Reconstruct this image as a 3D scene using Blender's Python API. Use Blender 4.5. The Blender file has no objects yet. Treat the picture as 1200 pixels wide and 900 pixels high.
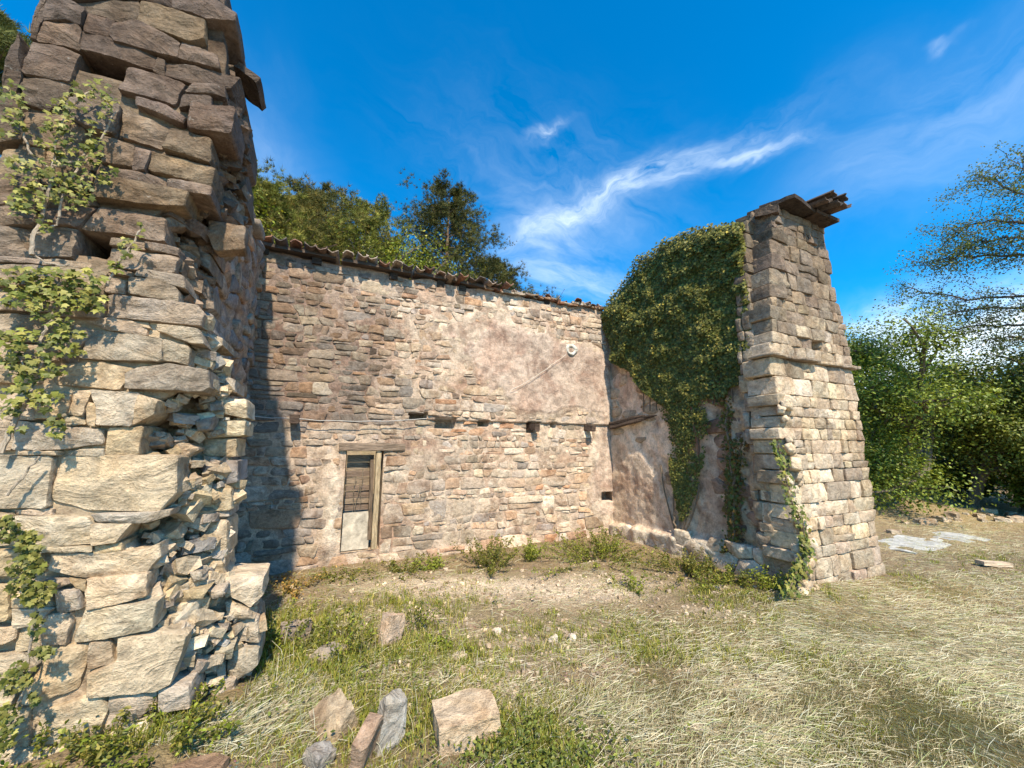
import bpy, math, random
import numpy as np
from mathutils import Vector, Matrix
rng = np.random.default_rng(7)
random.seed(7)
SC = bpy.context.scene
COL = SC.collection
# ------------------------------------------------------------------ camera
F = 450.0; PITCH = math.radians(9.3); YAW = math.radians(25.2); H = 1.6
HD = np.array([math.sin(YAW), math.cos(YAW), 0.0]); RT = np.array([math.cos(YAW), -math.sin(YAW), 0.0])
FW = HD*math.cos(PITCH)+np.array([0, 0, math.sin(PITCH)]); UP = -HD*math.sin(PITCH)+np.array([0, 0, math.cos(PITCH)])
CAM = np.array([0, 0, H])
cd = bpy.data.cameras.new('camera'); cam = bpy.data.objects.new('camera', cd); COL.objects.link(cam)
cam.location = (0, 0, H); cam.rotation_euler = (math.pi/2+PITCH, 0, -YAW)
cd.sensor_width = 36; cd.lens = 36*F/1200; cd.clip_end = 3000; cd.clip_start = 0.05
SC.camera = cam
# ------------------------------------------------------------------ light and exposure
SUN = Vector((-0.13, -1.0, 1.18)).normalized()
sl = bpy.data.lights.new('sun', 'SUN'); so = bpy.data.objects.new('sun', sl); COL.objects.link(so)
sl.energy = 3.7; sl.angle = math.radians(1.2); sl.color = (1.0, 0.87, 0.66)
so.rotation_euler = (-SUN).to_track_quat('-Z', 'Y').to_euler()
SC.view_settings.view_transform = 'Standard'; SC.view_settings.look = 'None'
SC.view_settings.exposure = 1.12; SC.view_settings.gamma = 1.0
SC.cycles.max_bounces = 6; SC.cycles.diffuse_bounces = 3; SC.cycles.transparent_max_bounces = 6

def ray(x, y): return FW+RT*(x-600)/F+UP*(450-y)/F
def onY(x, y, Y):
    r = ray(x, y); return CAM+r*(Y/r[1])
def onX(x, y, X):
    r = ray(x, y); return CAM+r*(X/r[0])
def onZ(x, y, Z=0.0):
    r = ray(x, y); return CAM+r*((Z-H)/r[2])
def proj(P):
    d = np.asarray(P)-CAM; z = np.maximum(d@FW, 0.05)
    return 600+F*(d@RT)/z, 450-F*(d@UP)/z

class NT:
    def __init__(s, nt): s.nt = nt; s.x = 0
    def n(s, t, **kw):
        nd = s.nt.nodes.new(t); s.x += 40; nd.location = (s.x, 0)
        ins = kw.pop('ins', {})
        for k, v in kw.items(): setattr(nd, k, v)
        for k, v in ins.items():
            if hasattr(v, 'is_linked') or isinstance(v, bpy.types.NodeSocket): s.nt.links.new(v, nd.inputs[k])
            else: nd.inputs[k].default_value = v
        return nd
    def m(s, op, a, b=0.0, c=None, clamp=False):
        i = {0: a, 1: b}
        if c is not None: i[2] = c
        return s.n('ShaderNodeMath', operation=op, use_clamp=clamp, ins=i).outputs[0]
    def vm(s, op, a, b=(0, 0, 0)):
        nd = s.n('ShaderNodeVectorMath', operation=op, ins={0: a, 1: b})
        return nd.outputs[1] if op in ('DOT_PRODUCT', 'LENGTH') else nd.outputs[0]
    def noise(s, vec, scale, detail=5, rough=0.55, dist=0.0, col=False):
        nd = s.n('ShaderNodeTexNoise', ins={'Vector': vec, 'Scale': scale, 'Detail': detail, 'Roughness': rough, 'Distortion': dist})
        return nd.outputs['Color' if col else 0]
    def ramp(s, f, stops):
        nd = s.n('ShaderNodeValToRGB', ins={0: f}); r = nd.color_ramp
        while len(r.elements) < len(stops): r.elements.new(0.5)
        for e, (p, c) in zip(r.elements, stops):
            e.position = p; e.color = (c[0], c[1], c[2], 1) if hasattr(c, '__len__') else (c, c, c, 1)
        return nd.outputs[0]
    def mix(s, f, a, b, mode='MIX'):
        nd = s.n('ShaderNodeMix', data_type='RGBA', blend_type=mode)
        for k, v in ((0, f), (6, a), (7, b)):
            if isinstance(v, bpy.types.NodeSocket): s.nt.links.new(v, nd.inputs[k])
            else: nd.inputs[k].default_value = v if k == 0 else (v[0], v[1], v[2], 1)
        return nd.outputs[2]

# ------------------------------------------------------------------ sky
W = bpy.data.worlds.new('World'); SC.world = W; W.use_nodes = True
W.node_tree.nodes.clear(); N = NT(W.node_tree)
out = N.n('ShaderNodeOutputWorld')
sky = N.n('ShaderNodeTexSky', sky_type='NISHITA', sun_disc=False)
sky.sun_elevation = math.asin(SUN.z); sky.sun_rotation = math.atan2(SUN.x, SUN.y)
sky.altitude = 300; sky.air_density = 1.0; sky.dust_density = 0.6; sky.ozone_density = 1.6
hsv = N.n('ShaderNodeHueSaturation', ins={'Saturation': 1.62, 'Value': 1.0, 'Hue': 0.487, 'Color': sky.outputs[0]})
skyc = N.mix(1.0, hsv.outputs[0], (0.50, 0.90, 1.04), 'MULTIPLY')
tc = N.n('ShaderNodeTexCoord').outputs['Generated']
def nrm(v): return v/np.linalg.norm(v)
warp = N.vm('SCALE', N.vm('SUBTRACT', N.noise(tc, 3.2, 5, 0.55, 0.6, col=True), (0.5, 0.5, 0.5)))
warp.node.inputs['Scale'].default_value = 0.24
tw = N.vm('ADD', tc, warp)
fine = N.noise(tw, 9, 8, 0.62, 0.4)
total = None
def streak(p0, p1, w, l, s, lo=0.35, hi=0.7, stretch=5, sc=10):
    global total
    a = nrm(ray(*p0)); b = nrm(ray(*p1)); c = nrm(a+b); t = nrm(b-a); q = np.cross(c, t)
    u = N.vm('DOT_PRODUCT', tw, tuple(t)); v = N.vm('DOT_PRODUCT', tw, tuple(q)); d = N.vm('DOT_PRODUCT', tc, tuple(c))
    e = N.m('ADD', N.m('POWER', N.m('ABSOLUTE', N.m('DIVIDE', u, l)), 2), N.m('POWER', N.m('ABSOLUTE', N.m('DIVIDE', v, w)), 2))
    g = N.m('EXPONENT', N.m('MULTIPLY', e, -1))
    cv = N.n('ShaderNodeCombineXYZ', ins={0: u, 1: N.m('MULTIPLY', v, stretch), 2: 0.3+len(W.node_tree.nodes)}).outputs[0]
    nz = N.noise(cv, sc, 9, 0.62, 0.5)
    nz = N.n('ShaderNodeMapRange', ins={0: nz, 1: lo, 2: hi, 3: 0.0, 4: 1.0}).outputs[0]
    m = N.m('MULTIPLY', N.m('MULTIPLY', g, nz), N.m('MULTIPLY', N.m('GREATER_THAN', d, 0.2), s))
    total = m if total is None else N.m('ADD', total, m)
streak((600, 270), (850, 172), 0.027, 0.22, .72, 0.30, 0.72, 4, 9)
streak((585, 265), (680, 275), 0.045, 0.10, 0.5, 0.28, 0.75, 3, 9)
streak((620, 162), (645, 152), 0.009, 0.032, 0.5, 0.25, 0.65, 3, 14)
streak((840, 185), (910, 180), 0.015, 0.07, 0.45, 0.25, 0.6, 4, 12)
streak((560, 200), (760, 300), 0.13, 0.25, 0.22, 0.35, 0.8, 3, 6)
streak((600, 310), (720, 330), 0.04, 0.20, 0.45, 0.25, 0.7, 4, 8)
streak((1020, 190), (1200, 100), 0.09, 0.16, 0.30, 0.2, 0.85, 3, 5)
streak((1088, 48), (1105, 34), 0.007, 0.018, 0.2, 0.2, 0.6, 2, 16)
streak((1010, 370), (1080, 345), 0.03, 0.1, 0.5, 0.3, 0.7, 4, 9)
streak((1060, 420), (1300, 380), 0.085, 0.30, 1.35, 0.28, 0.5, 2, 8)
streak((290, 170), (330, 230), 0.08, 0.16, 0.25, 0.2, 0.8, 2, 5)
total = N.m('MINIMUM', total, 0.93)
skyc = N.mix(total, skyc, (4.6, 5.2, 5.6))
bg = N.n('ShaderNodeBackground', ins={0: skyc, 1: 0.125})
W.node_tree.links.new(bg.outputs[0], out.inputs[0])

# ------------------------------------------------------------------ numpy noise
def _hash(ix, iy, iz, seed):
    h = (ix*374761393+iy*668265263+iz*2147483647+seed*1274126177) & 0xffffffff
    h = ((h ^ (h >> 13))*1274126177) & 0xffffffff
    return ((h ^ (h >> 16)) & 0xffff)/65535.0
def vnoise(x, y, z=0.0, seed=0):
    x, y, z = np.broadcast_arrays(np.asarray(x, float), y, z)
    ix, iy, iz = np.floor(x).astype(np.int64), np.floor(y).astype(np.int64), np.floor(z).astype(np.int64)
    fx, fy, fz = x-ix, y-iy, z-iz
    fx, fy, fz = [f*f*(3-2*f) for f in (fx, fy, fz)]
    r = 0
    for a in (0, 1):
        for b in (0, 1):
            for c in (0, 1):
                r = r+_hash(ix+a, iy+b, iz+c, seed)*(fx if a else 1-fx)*(fy if b else 1-fy)*(fz if c else 1-fz)
    return r*2-1
def fbm(x, y, z=0.0, o=4, seed=0):
    r = 0; a = 0.5; k = 1.0
    for i in range(o):
        r = r+a*vnoise(np.asarray(x)*k, np.asarray(y)*k, np.asarray(z)*k, seed+i); a *= 0.5; k *= 2.03
    return r
def sst(a, b, x):
    t = np.clip((x-a)/(b-a), 0, 1); return t*t*(3-2*t)

# ------------------------------------------------------------------ object helpers
def link(o, parent=None):
    COL.objects.link(o)
    if parent is not None: o.parent = parent
    return o
def mk(name, V, Fc, mat, parent=None, col=None, smooth=False, sharp=0.0, **props):
    """V (n,3), Fc: (f,k) int array or list of tuples; col (n,3) or (3,)"""
    me = bpy.data.meshes.new(name); V = np.asarray(V, np.float32).reshape(-1, 3)
    if isinstance(Fc, np.ndarray):
        k = Fc.shape[1]; nf = len(Fc)
        me.vertices.add(len(V)); me.vertices.foreach_set('co', V.ravel())
        me.loops.add(nf*k); me.loops.foreach_set('vertex_index', Fc.astype(np.int32).ravel())
        me.polygons.add(nf); me.polygons.foreach_set('loop_start', np.arange(0, nf*k, k, dtype=np.int32))
        me.update(calc_edges=True); me.validate()
    else:
        me.from_pydata(V.tolist(), [], Fc); me.update()
    if smooth: me.polygons.foreach_set('use_smooth', np.ones(len(me.polygons), bool))
    if smooth and sharp: me.set_sharp_from_angle(angle=sharp)
    if col is not None:
        c = np.ones((len(V), 4), np.float32); c[:, :3] = col
        at = me.color_attributes.new('col', 'FLOAT_COLOR', 'POINT')
        if len(me.vertices) == len(V): at.data.foreach_set('color', c.ravel())
    if mat is not None: me.materials.append(mat)
    o = bpy.data.objects.new(name, me); link(o, parent)
    for a, b in props.items(): o[a] = b
    return o
def thing(name, label, cat, loc=(0, 0, 0), group=None):
    o = bpy.data.objects.new(name, None); COL.objects.link(o); o.location = loc; o['label'] = label; o['category'] = cat
    o.empty_display_size = 0.2
    if group: o['group'] = group
    return o
def tag(o, label, cat, group=None):
    o['label'] = label; o['category'] = cat
    if group: o['group'] = group
    return o
def rebase(root, loc):
    """move the Empty to loc while its already-built world-space children stay put"""
    root.location = loc
    for ch in root.children: ch.location = Vector(ch.location)-Vector(loc)
class Bag:
    """collects pieces into one mesh"""
    def __init__(s): s.V = []; s.F = []; s.C = []; s.n = 0
    def add(s, V, Fc, col):
        V = np.asarray(V, float).reshape(-1, 3); s.V.append(V); s.F += [tuple(int(i)+s.n for i in f) for f in Fc]
        c = np.zeros((len(V), 3)); c[:] = col; s.C.append(c); s.n += len(V)
    def make(s, name, mat, parent=None, **k):
        return mk(name, np.vstack(s.V), s.F, mat, parent, np.vstack(s.C), **k)
def tube(P, R, seg=6, cap=True):
    P = np.asarray(P, float); n = len(P); R = np.broadcast_to(R, (n,)); V = []; Fc = []
    T = np.gradient(P, axis=0); T /= np.linalg.norm(T, axis=1)[:, None]+1e-9
    a = np.array([0, 0, 1.0]) if abs(T[0][2]) < .9 else np.array([1.0, 0, 0])
    for i in range(n):
        u = np.cross(T[i], a); u /= np.linalg.norm(u)+1e-9; v = np.cross(u, T[i])
        for k in range(seg):
            t = 2*math.pi*k/seg; V.append(P[i]+R[i]*(math.cos(t)*u+math.sin(t)*v))
        if i:
            for k in range(seg):
                k2 = (k+1) % seg; Fc.append(((i-1)*seg+k, (i-1)*seg+k2, i*seg+k2, i*seg+k))
    if cap: Fc.append(tuple(range(seg))[::-1]); Fc.append(tuple((n-1)*seg+k for k in range(seg)))
    return np.array(V), Fc
def roughbox(size, sub=(6, 4, 4), amp=0.01, sc=6, seed=0):
    """closed box of size, subdivided and roughened, centred at the origin"""
    sx, sy, sz = sub; idx = {}; V = []; Fc = []
    def v(i, j, k):
        if (i, j, k) not in idx:
            idx[(i, j, k)] = len(V); V.append(((i/sx-.5)*size[0], (j/sy-.5)*size[1], (k/sz-.5)*size[2]))
        return idx[(i, j, k)]
    for i in range(sx):
        for j in range(sy):
            Fc.append((v(i, j, 0), v(i, j+1, 0), v(i+1, j+1, 0), v(i+1, j, 0))); Fc.append((v(i, j, sz), v(i+1, j, sz), v(i+1, j+1, sz), v(i, j+1, sz)))
    for i in range(sx):
        for k in range(sz):
            Fc.append((v(i, 0, k), v(i+1, 0, k), v(i+1, 0, k+1), v(i, 0, k+1))); Fc.append((v(i, sy, k), v(i, sy, k+1), v(i+1, sy, k+1), v(i+1, sy, k)))
    for j in range(sy):
        for k in range(sz):
            Fc.append((v(0, j, k), v(0, j, k+1), v(0, j+1, k+1), v(0, j+1, k))); Fc.append((v(sx, j, k), v(sx, j+1, k), v(sx, j+1, k+1), v(sx, j, k+1)))
    V = np.array(V); d = np.stack([fbm(V[:, 0]*sc+7, V[:, 1]*sc, V[:, 2]*sc, 3, seed+q) for q in (1, 2, 3)], 1)
    return V+d*amp*2, Fc
def rot(V, rx=0, ry=0, rz=0, loc=(0, 0, 0)):
    M = np.array(Matrix.Rotation(rz, 3, 'Z') @ Matrix.Rotation(ry, 3, 'Y') @ Matrix.Rotation(rx, 3, 'X'))
    return np.asarray(V)@M.T+np.asarray(loc)

# ------------------------------------------------------------------ materials
def mat(name):
    m = bpy.data.materials.new(name); m.use_nodes = True; m.node_tree.nodes.clear(); n = NT(m.node_tree)
    o = n.n('ShaderNodeOutputMaterial'); b = n.n('ShaderNodeBsdfPrincipled'); b.inputs['Roughness'].default_value = 0.92
    b.inputs['Specular IOR Level'].default_value = 0.2
    m.node_tree.links.new(b.outputs[0], o.inputs[0])
    return m, n, b
def attr(n): return n.n('ShaderNodeAttribute', attribute_name='col').outputs['Color']
def pos(n): return n.n('ShaderNodeNewGeometry').outputs['Position']
def scaled(n, v, s): return n.vm('MULTIPLY', v, s)
def bump(n, b, h, dist, strength=1.0):
    bn = n.n('ShaderNodeBump', ins={'Height': h, 'Distance': dist, 'Strength': strength}); n.nt.links.new(bn.outputs[0], b.inputs['Normal'])
def stone_mat(name, fine=1.0, dark=0.6, bs=1.0, stain=(0.20, 0.155, 0.13), lichen=0.25, zt=None, och=.75):
    m, n, b = mat(name); pw = pos(n); c = attr(n); p = n.vm('ADD', pw, scaled(n, c, (37., 53., 41.)))
    n2 = n.noise(p, 11*fine, 6, 0.65, .4); n3 = n.noise(scaled(n, p, (1, 1, 1.5)), 6*fine, 7, 0.62, 1.6)
    n4 = n.noise(p, 70*fine, 4, 0.7)
    v = n.ramp(n2, [(0.28, 0.62), (0.5, 1.0), (0.75, 1.28)])
    c1 = n.mix(1.0, n.mix(1.0, c, (1.10, 1.0, .90), 'MULTIPLY'), v, 'MULTIPLY')
    oc = n.ramp(n.noise(p, 4.3, 5, 0.6, 0.8), [(0.42, 0.0), (0.62, och)]); c1 = n.mix(oc, c1, n.mix(1.0, c1, (1.08, .93, .74), 'MULTIPLY'))
    v3 = n.ramp(n3, [(0.35, 0.70), (0.52, 1.05), (0.7, 1.2)]); c1 = n.mix(0.9, c1, v3, 'MULTIPLY')
    v4 = n.ramp(n4, [(0.3, 0.7), (0.6, 1.12)]); c1 = n.mix(0.7, c1, v4, 'MULTIPLY')
    st = n.ramp(n.noise(pw, 1.9, 8, 0.72, 0.7), [(0.48, 0.0), (0.62, dark)])
    c1 = n.mix(st, c1, n.mix(1.0, c1, (stain[0]*2.3, stain[1]*2.4, stain[2]*2.4), 'MULTIPLY'))
    if zt is not None:
        zc = n.n('ShaderNodeSeparateXYZ', ins={0: pw}).outputs[2]
        f = n.m('ADD', n.m('MULTIPLY', n.m('SUBTRACT', zc, zt), .16), n.m('ADD', n.m('MULTIPLY', n.noise(pw, 1.8, 7, .7, .6), .6), n.m('MULTIPLY', n.noise(scaled(n, pw, (5., 5., .9)), 1.7, 6, .7, .4), .4)))
        c1 = n.mix(n.ramp(f, [(.44, 0.0), (.66, .88)]), c1, n.mix(1.0, c1, (.44, .42, .43), 'MULTIPLY'))
    li = n.ramp(n.noise(p, 26*fine, 5, 0.7, 0.2), [(0.64, 0.0), (0.72, lichen)])
    c1 = n.mix(li, c1, (0.62, 0.60, 0.54))
    n.nt.links.new(c1, b.inputs['Base Color'])
    h = n.m('ADD', n.m('MULTIPLY', n3, 1.2), n.m('ADD', n.m('MULTIPLY', n2, 0.8), n.m('MULTIPLY', n4, 0.35)))
    bump(n, b, h, 0.03/fine*bs, 1.0)
    return m
M_PIER = stone_mat('pier_sandstone', 1.0, 0.6, 1.0, zt=2.35, och=.5)
M_RUB = stone_mat('rubble_stone', 1.6, 0.8, 0.6, och=.3)
M_ASH = stone_mat('squared_stone', 1.5, 0.6, 0.8, zt=2.8, och=.45)
M_ROCK = stone_mat('field_stone', 1.3, 0.75, 1.0, och=.6)
def mortar_mat(name, tint=(1, 1, 1), streaks=True, zt=None):
    m, n, b = mat(name); p = pos(n); c = attr(n)
    n1 = n.noise(p, 7, 7, 0.68, 0.3); n2 = n.noise(p, 40, 5, 0.7); n3 = n.noise(scaled(n, p, (3, 3, 0.8)), 2.0, 6, 0.62, 0.8); n5 = n.noise(p, 1.7, 6, 0.65, 0.6)
    c1 = n.mix(1.0, n.mix(1.0, c, (1.10, 1.0, .90), 'MULTIPLY'), n.ramp(n1, [(0.3, 0.5), (0.5, 1.0), (0.7, 1.4)]), 'MULTIPLY')
    c1 = n.mix(0.8, c1, n.ramp(n2, [(0.3, 0.66), (0.62, 1.15)]), 'MULTIPLY')
    if streaks: c1 = n.mix(n.ramp(n3, [(0.50, 0.0), (0.72, 0.5)]), c1, n.mix(1.0, c1, (0.55, 0.46, 0.43), 'MULTIPLY'))
    c1 = n.mix(n.ramp(n5, [(0.49, 0.0), (0.64, 0.75)]), c1, n.mix(1.0, c1, (0.62, 0.50, 0.46), 'MULTIPLY'))
    if zt is not None:
        f = n.m('ADD', n.m('MULTIPLY', n.m('SUBTRACT', n.n('ShaderNodeSeparateXYZ', ins={0: p}).outputs[2], zt), .16), n.noise(p, 1.8, 7, .7, .6))
        c1 = n.mix(n.ramp(f, [(.44, 0.0), (.66, .88)]), c1, n.mix(1.0, c1, (.40, .37, .37), 'MULTIPLY'))
    n.nt.links.new(c1, b.inputs['Base Color'])
    bump(n, b, n.m('ADD', n1, n.m('MULTIPLY', n2, 0.6)), 0.03, 0.9)
    return m
M_MORT = mortar_mat('lime_mortar')
M_CORE = mortar_mat('earth_core', streaks=False, zt=2.3)
def simple_mat(name, bumpd=0.01, scale=(1, 1, 1), sc=12, lo=0.6, hi=1.25, rough=0.9, trans=0.0):
    m, n, b = mat(name); p = n.n('ShaderNodeTexCoord').outputs['Object']; c = attr(n)
    n1 = n.noise(scaled(n, p, scale), sc, 6, 0.65, 0.4)
    c1 = n.mix(1.0, c, n.ramp(n1, [(0.3, lo), (0.7, hi)]), 'MULTIPLY')
    n.nt.links.new(c1, b.inputs['Base Color']); b.inputs['Roughness'].default_value = rough
    if bumpd: bump(n, b, n1, bumpd, 1.0)
    return m
M_WOOD = simple_mat('weathered_wood', 0.02, (1, 9, 9), 6, 0.35, 1.5)
M_BOARD = simple_mat('weathered_board', 0.012, (1, 6, 8), 9, 0.4, 1.5)
M_POST = simple_mat('weathered_post', 0.012, (9, 9, 1), 6, 0.4, 1.4)
M_TILE = simple_mat('old_terracotta', 0.01, (1, 1, 1), 18, 0.4, 1.4)
M_CEM = simple_mat('cement', 0.012, (1, 1, 1), 9, 0.45, 1.25)
M_BARK = simple_mat('bark', 0.02, (6, 6, 1), 10, 0.5, 1.3)
M_CABLE = simple_mat('cable', 0, (1, 1, 1), 10, 0.9, 1.1, 0.6)
def leaf_mat(name, tr=0.35, rough=0.5, spec=0.35, tint=(1.24, 1.16, .66)):
    m = bpy.data.materials.new(name); m.use_nodes = True; m.node_tree.nodes.clear(); n = NT(m.node_tree)
    o = n.n('ShaderNodeOutputMaterial'); c = n.mix(1.0, attr(n), tint, 'MULTIPLY')
    b = n.n('ShaderNodeBsdfPrincipled', ins={'Base Color': c, 'Roughness': rough, 'Specular IOR Level': spec})
    c2 = n.mix(1.0, c, (1.25, 1.2, 0.6), 'MULTIPLY')
    t = n.n('ShaderNodeBsdfTranslucent', ins={0: c2})
    mx = n.n('ShaderNodeMixShader', ins={0: tr, 1: b.outputs[0], 2: t.outputs[0]}); n.nt.links.new(mx.outputs[0], o.inputs[0])
    return m
M_LEAF = leaf_mat('leaf', 0.3); M_IVY = leaf_mat('ivy_leaf', 0.15, 0.5, 0.25, (1.32, 1.14, .70)); M_NEEDLE = leaf_mat('pine_needle', 0.12, 0.7, 0.2); M_STRAW = leaf_mat('dry_straw', 0.25, 0.7, 0.2, (1.02, 1.0, .95)); M_GRASS = leaf_mat('grass_blade', 0.3, 0.6, 0.25)

# ------------------------------------------------------------------ stone builder
def resample(poly, M, cut=0.055):
    """outline with M points that keeps the corners of poly, each nipped off a little"""
    P = np.asarray(poly, float); A = []
    for i in range(len(P)):
        p, q, n = P[i], P[i-1], P[(i+1) % len(P)]; A.append(p+(q-p)*cut); A.append(p+(n-p)*cut)
    A = np.array(A); n = len(A); L = np.linalg.norm(np.roll(A, -1, 0)-A, axis=1); extra = max(0, M-n); c = np.floor(L/L.sum()*extra).astype(int)
    while c.sum() < extra: c[np.argmax(L/(c+1))] += 1
    if n > M: return resample_even(A, M)
    out_ = []
    for i in range(n):
        for k in range(c[i]+1): out_.append(A[i]+(A[(i+1) % n]-A[i])*k/(c[i]+1))
    return np.array(out_)
def resample_even(P, M):
    Q = np.vstack([P, P[:1]]); L = np.r_[0, np.cumsum(np.linalg.norm(np.diff(Q, axis=0), axis=1))]
    t = np.linspace(0, L[-1], M, endpoint=False)
    return np.stack([np.interp(t, L, Q[:, 0]), np.interp(t, L, Q[:, 1])], 1)
class Frame:
    def __init__(s, O, U, V, Nn): s.O, s.U, s.V, s.N = [np.asarray(a, float) for a in (O, U, V, Nn)]
    def __call__(s, u, v, n):
        u = np.asarray(u, float)[..., None]; v = np.asarray(v, float)[..., None]; n = np.asarray(n, float)[..., None]
        return s.O+u*s.U+v*s.V+n*s.N
def stone(poly, fr, front, back, rings=(1.0, 0.96, 0.8, 0.5, 0.2), M=16, chip=0.012, bulge=0.02, jit=0.006, facets=3, seed=0, bands=0, cut=.055):
    """stone with outline poly in the wall plane: rough broken face, real sides going back into the wall"""
    r = np.random.default_rng(seed); P = resample(poly, M, cut)
    if np.sum(P[:, 0]*np.roll(P[:, 1], -1)-P[:, 1]*np.roll(P[:, 0], -1)) < 0: P = P[::-1]
    c = P.mean(0); size = np.sqrt(np.prod(P.max(0)-P.min(0)))
    P = P+(r.random(P.shape)-.5)*1.2*jit+jit*1.6*np.stack([fbm(P[:, 0]*9, P[:, 1]*9, seed*.7, 2, seed+3), fbm(P[:, 0]*9+7, P[:, 1]*9, seed*.7, 2, seed+4)], 1)
    fac = [(r.normal(0, min(.16, .022/max(size, .08)), 2), abs(r.normal(0, chip*.7))) for _ in range(facets)]
    def hgt(Q, s):
        d = Q-c; h = np.full(len(Q), 1e9)
        for g, o in fac: h = np.minimum(h, d@g+o)
        if not facets: h = 0
        h = h+fbm(Q[:, 0]*2.6/max(size, .1), Q[:, 1]*3.6/max(size, .1), seed*0.37, 2, seed)*chip*.9+fbm(Q[:, 0]*13, Q[:, 1]*17, seed*0.37, 3, seed)*chip*.7
        if bands: h = h+chip*.35*vnoise(Q[:, 0]*3, Q[:, 1]*bands, seed*.7, seed+9)
        return np.clip(h, -chip*3.2, chip*1.6)+bulge*(1-s**4)
    V = [fr(c[0]+(P[:, 0]-c[0])*0.95, c[1]+(P[:, 1]-c[1])*0.95, np.full(M, back))]
    edge = hgt(P, 1.0)
    mid = P+(r.random(P.shape)-.5)*jit
    V.append(fr(mid[:, 0], mid[:, 1], back*.45+(front+edge)*.55))
    for k, s in enumerate(rings):
        Q = c+(P-c)*s
        h = hgt(Q, s)
        n = front+h-(0.0 if k else min(0.25*chip+0.003, 0.01))
        V.append(fr(Q[:, 0], Q[:, 1], n))
    V.append(fr(c[:1], c[1:2], front+hgt(c[None], 0)))
    V = np.vstack(V); K = len(rings)+2; Fc = []
    for a in range(K-1):
        for i in range(M):
            j = (i+1) % M; Fc.append((a*M+i, a*M+j, (a+1)*M+j, (a+1)*M+i))
    L = (K-1)*M
    for i in range(M): Fc.append((L+i, L+(i+1) % M, K*M))
    return V, Fc
def pick(pal, r, var=0.12):
    c = np.array(pal[r.integers(len(pal))])*(1+r.normal(0, var)); return np.clip(c*(1+r.normal(0, 0.012, 3)), 0.02, 0.75)

def clip_half(P, n, d):
    out_ = []
    for i in range(len(P)):
        a, b = P[i], P[(i+1) % len(P)]; da, db = a@n-d, b@n-d
        if da <= 0: out_.append(a)
        if (da < 0) != (db < 0) and abs(da-db) > 1e-12: out_.append(a+(b-a)*(da/(da-db)))
    return out_
def voronoi(S, asp, box, gap):
    """cells of seeds S measured with v stretched by asp, each drawn in by gap"""
    T = S*np.array([1, asp]); cells = []
    for i in range(len(T)):
        d = np.sum((T-T[i])**2, 1); nb = np.argsort(d)[1:18]
        P = [np.array(q, float)*np.array([1, asp]) for q in ((box[0], box[1]), (box[2], box[1]), (box[2], box[3]), (box[0], box[3]))]
        for j in nb:
            n = T[j]-T[i]; L = np.linalg.norm(n)
            if L < 1e-6: continue
            n = n/L; P = clip_half(P, n, (T[i]+T[j])@n/2-gap*(0.6+.8*_hash(i, j, 3, 5)))
            if len(P) < 3: break
        cells.append(np.array(P)/np.array([1, asp]) if len(P) >= 3 else None)
    return cells
def course_seeds(u0, u1, v0, v1, hfun, wfun, r, jv=0.22, ju=0.1, split=0.2):
    S = []; v = v0
    while v < v1:
        h = hfun(v, r); u = u0-r.random()*0.2
        while u < u1:
            w = wfun(h, r); vv = v+h/2+r.normal(0, jv*h*.5)
            if r.random() < split and h > 0.12:
                S.append((u+w/2, vv-h*.25)); S.append((u+w/2+r.normal(0, .02), vv+h*.27))
            else: S.append((u+w/2+r.normal(0, ju*w*.4), vv))
            u += w
        v += h
    return np.array(S)

def coursed(u0, u1, v0, v1, hf, wf, r, wob=.3):
    """rough courses of uneven stones: wavy beds, leaning joints, some stones split or doubled"""
    vb = [v0]
    while vb[-1] < v1: vb.append(vb[-1]+hf(vb[-1], r))
    hs = np.diff(vb)
    def bed(k, u): return vb[k]+wob*hs[min(k, len(hs)-1)]*(vnoise(u*1.1, k*3.7, 0, 5)+.5*vnoise(u*4.1, k*1.7, 0, 6))
    S, C = [], []
    for k in range(len(hs)):
        u = u0-r.random()*.3; sl = 0
        while u < u1:
            w = wf(hs[k], r); s2 = r.normal(0, .12)*hs[k]; a, b = u, u+w
            def q(x, sh, t):  # point on the bed line or between the beds
                return (x+sh*(t-.5)*2, float(bed(k, x))*(1-t)+float(bed(k+1, x))*t)
            parts = [(0, 1)] if r.random() > .22 or hs[k] < .11 else [(0, r.uniform(.35, .65)), None]
            if len(parts) == 2: parts[1] = (parts[0][1], 1)
            for t0, t1 in parts:
                P = np.array([q(a, sl, t0), q((a+b)/2, 0, t0), q(b, s2, t0), q(b, s2, t1), q((a+b)/2+r.normal(0, w*.1), 0, t1), q(a, sl, t1)])+r.normal(0, .006, (6, 2))
                c = P.mean(0); e = P.max(0)-P.min(0); g = r.uniform(.003, .011); P = c+(P-c)*(1-2*g/np.maximum(e, .03)); S.append(P.mean(0)); C.append(P)
            sl = s2; u += w
    return np.array(S), C
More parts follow.
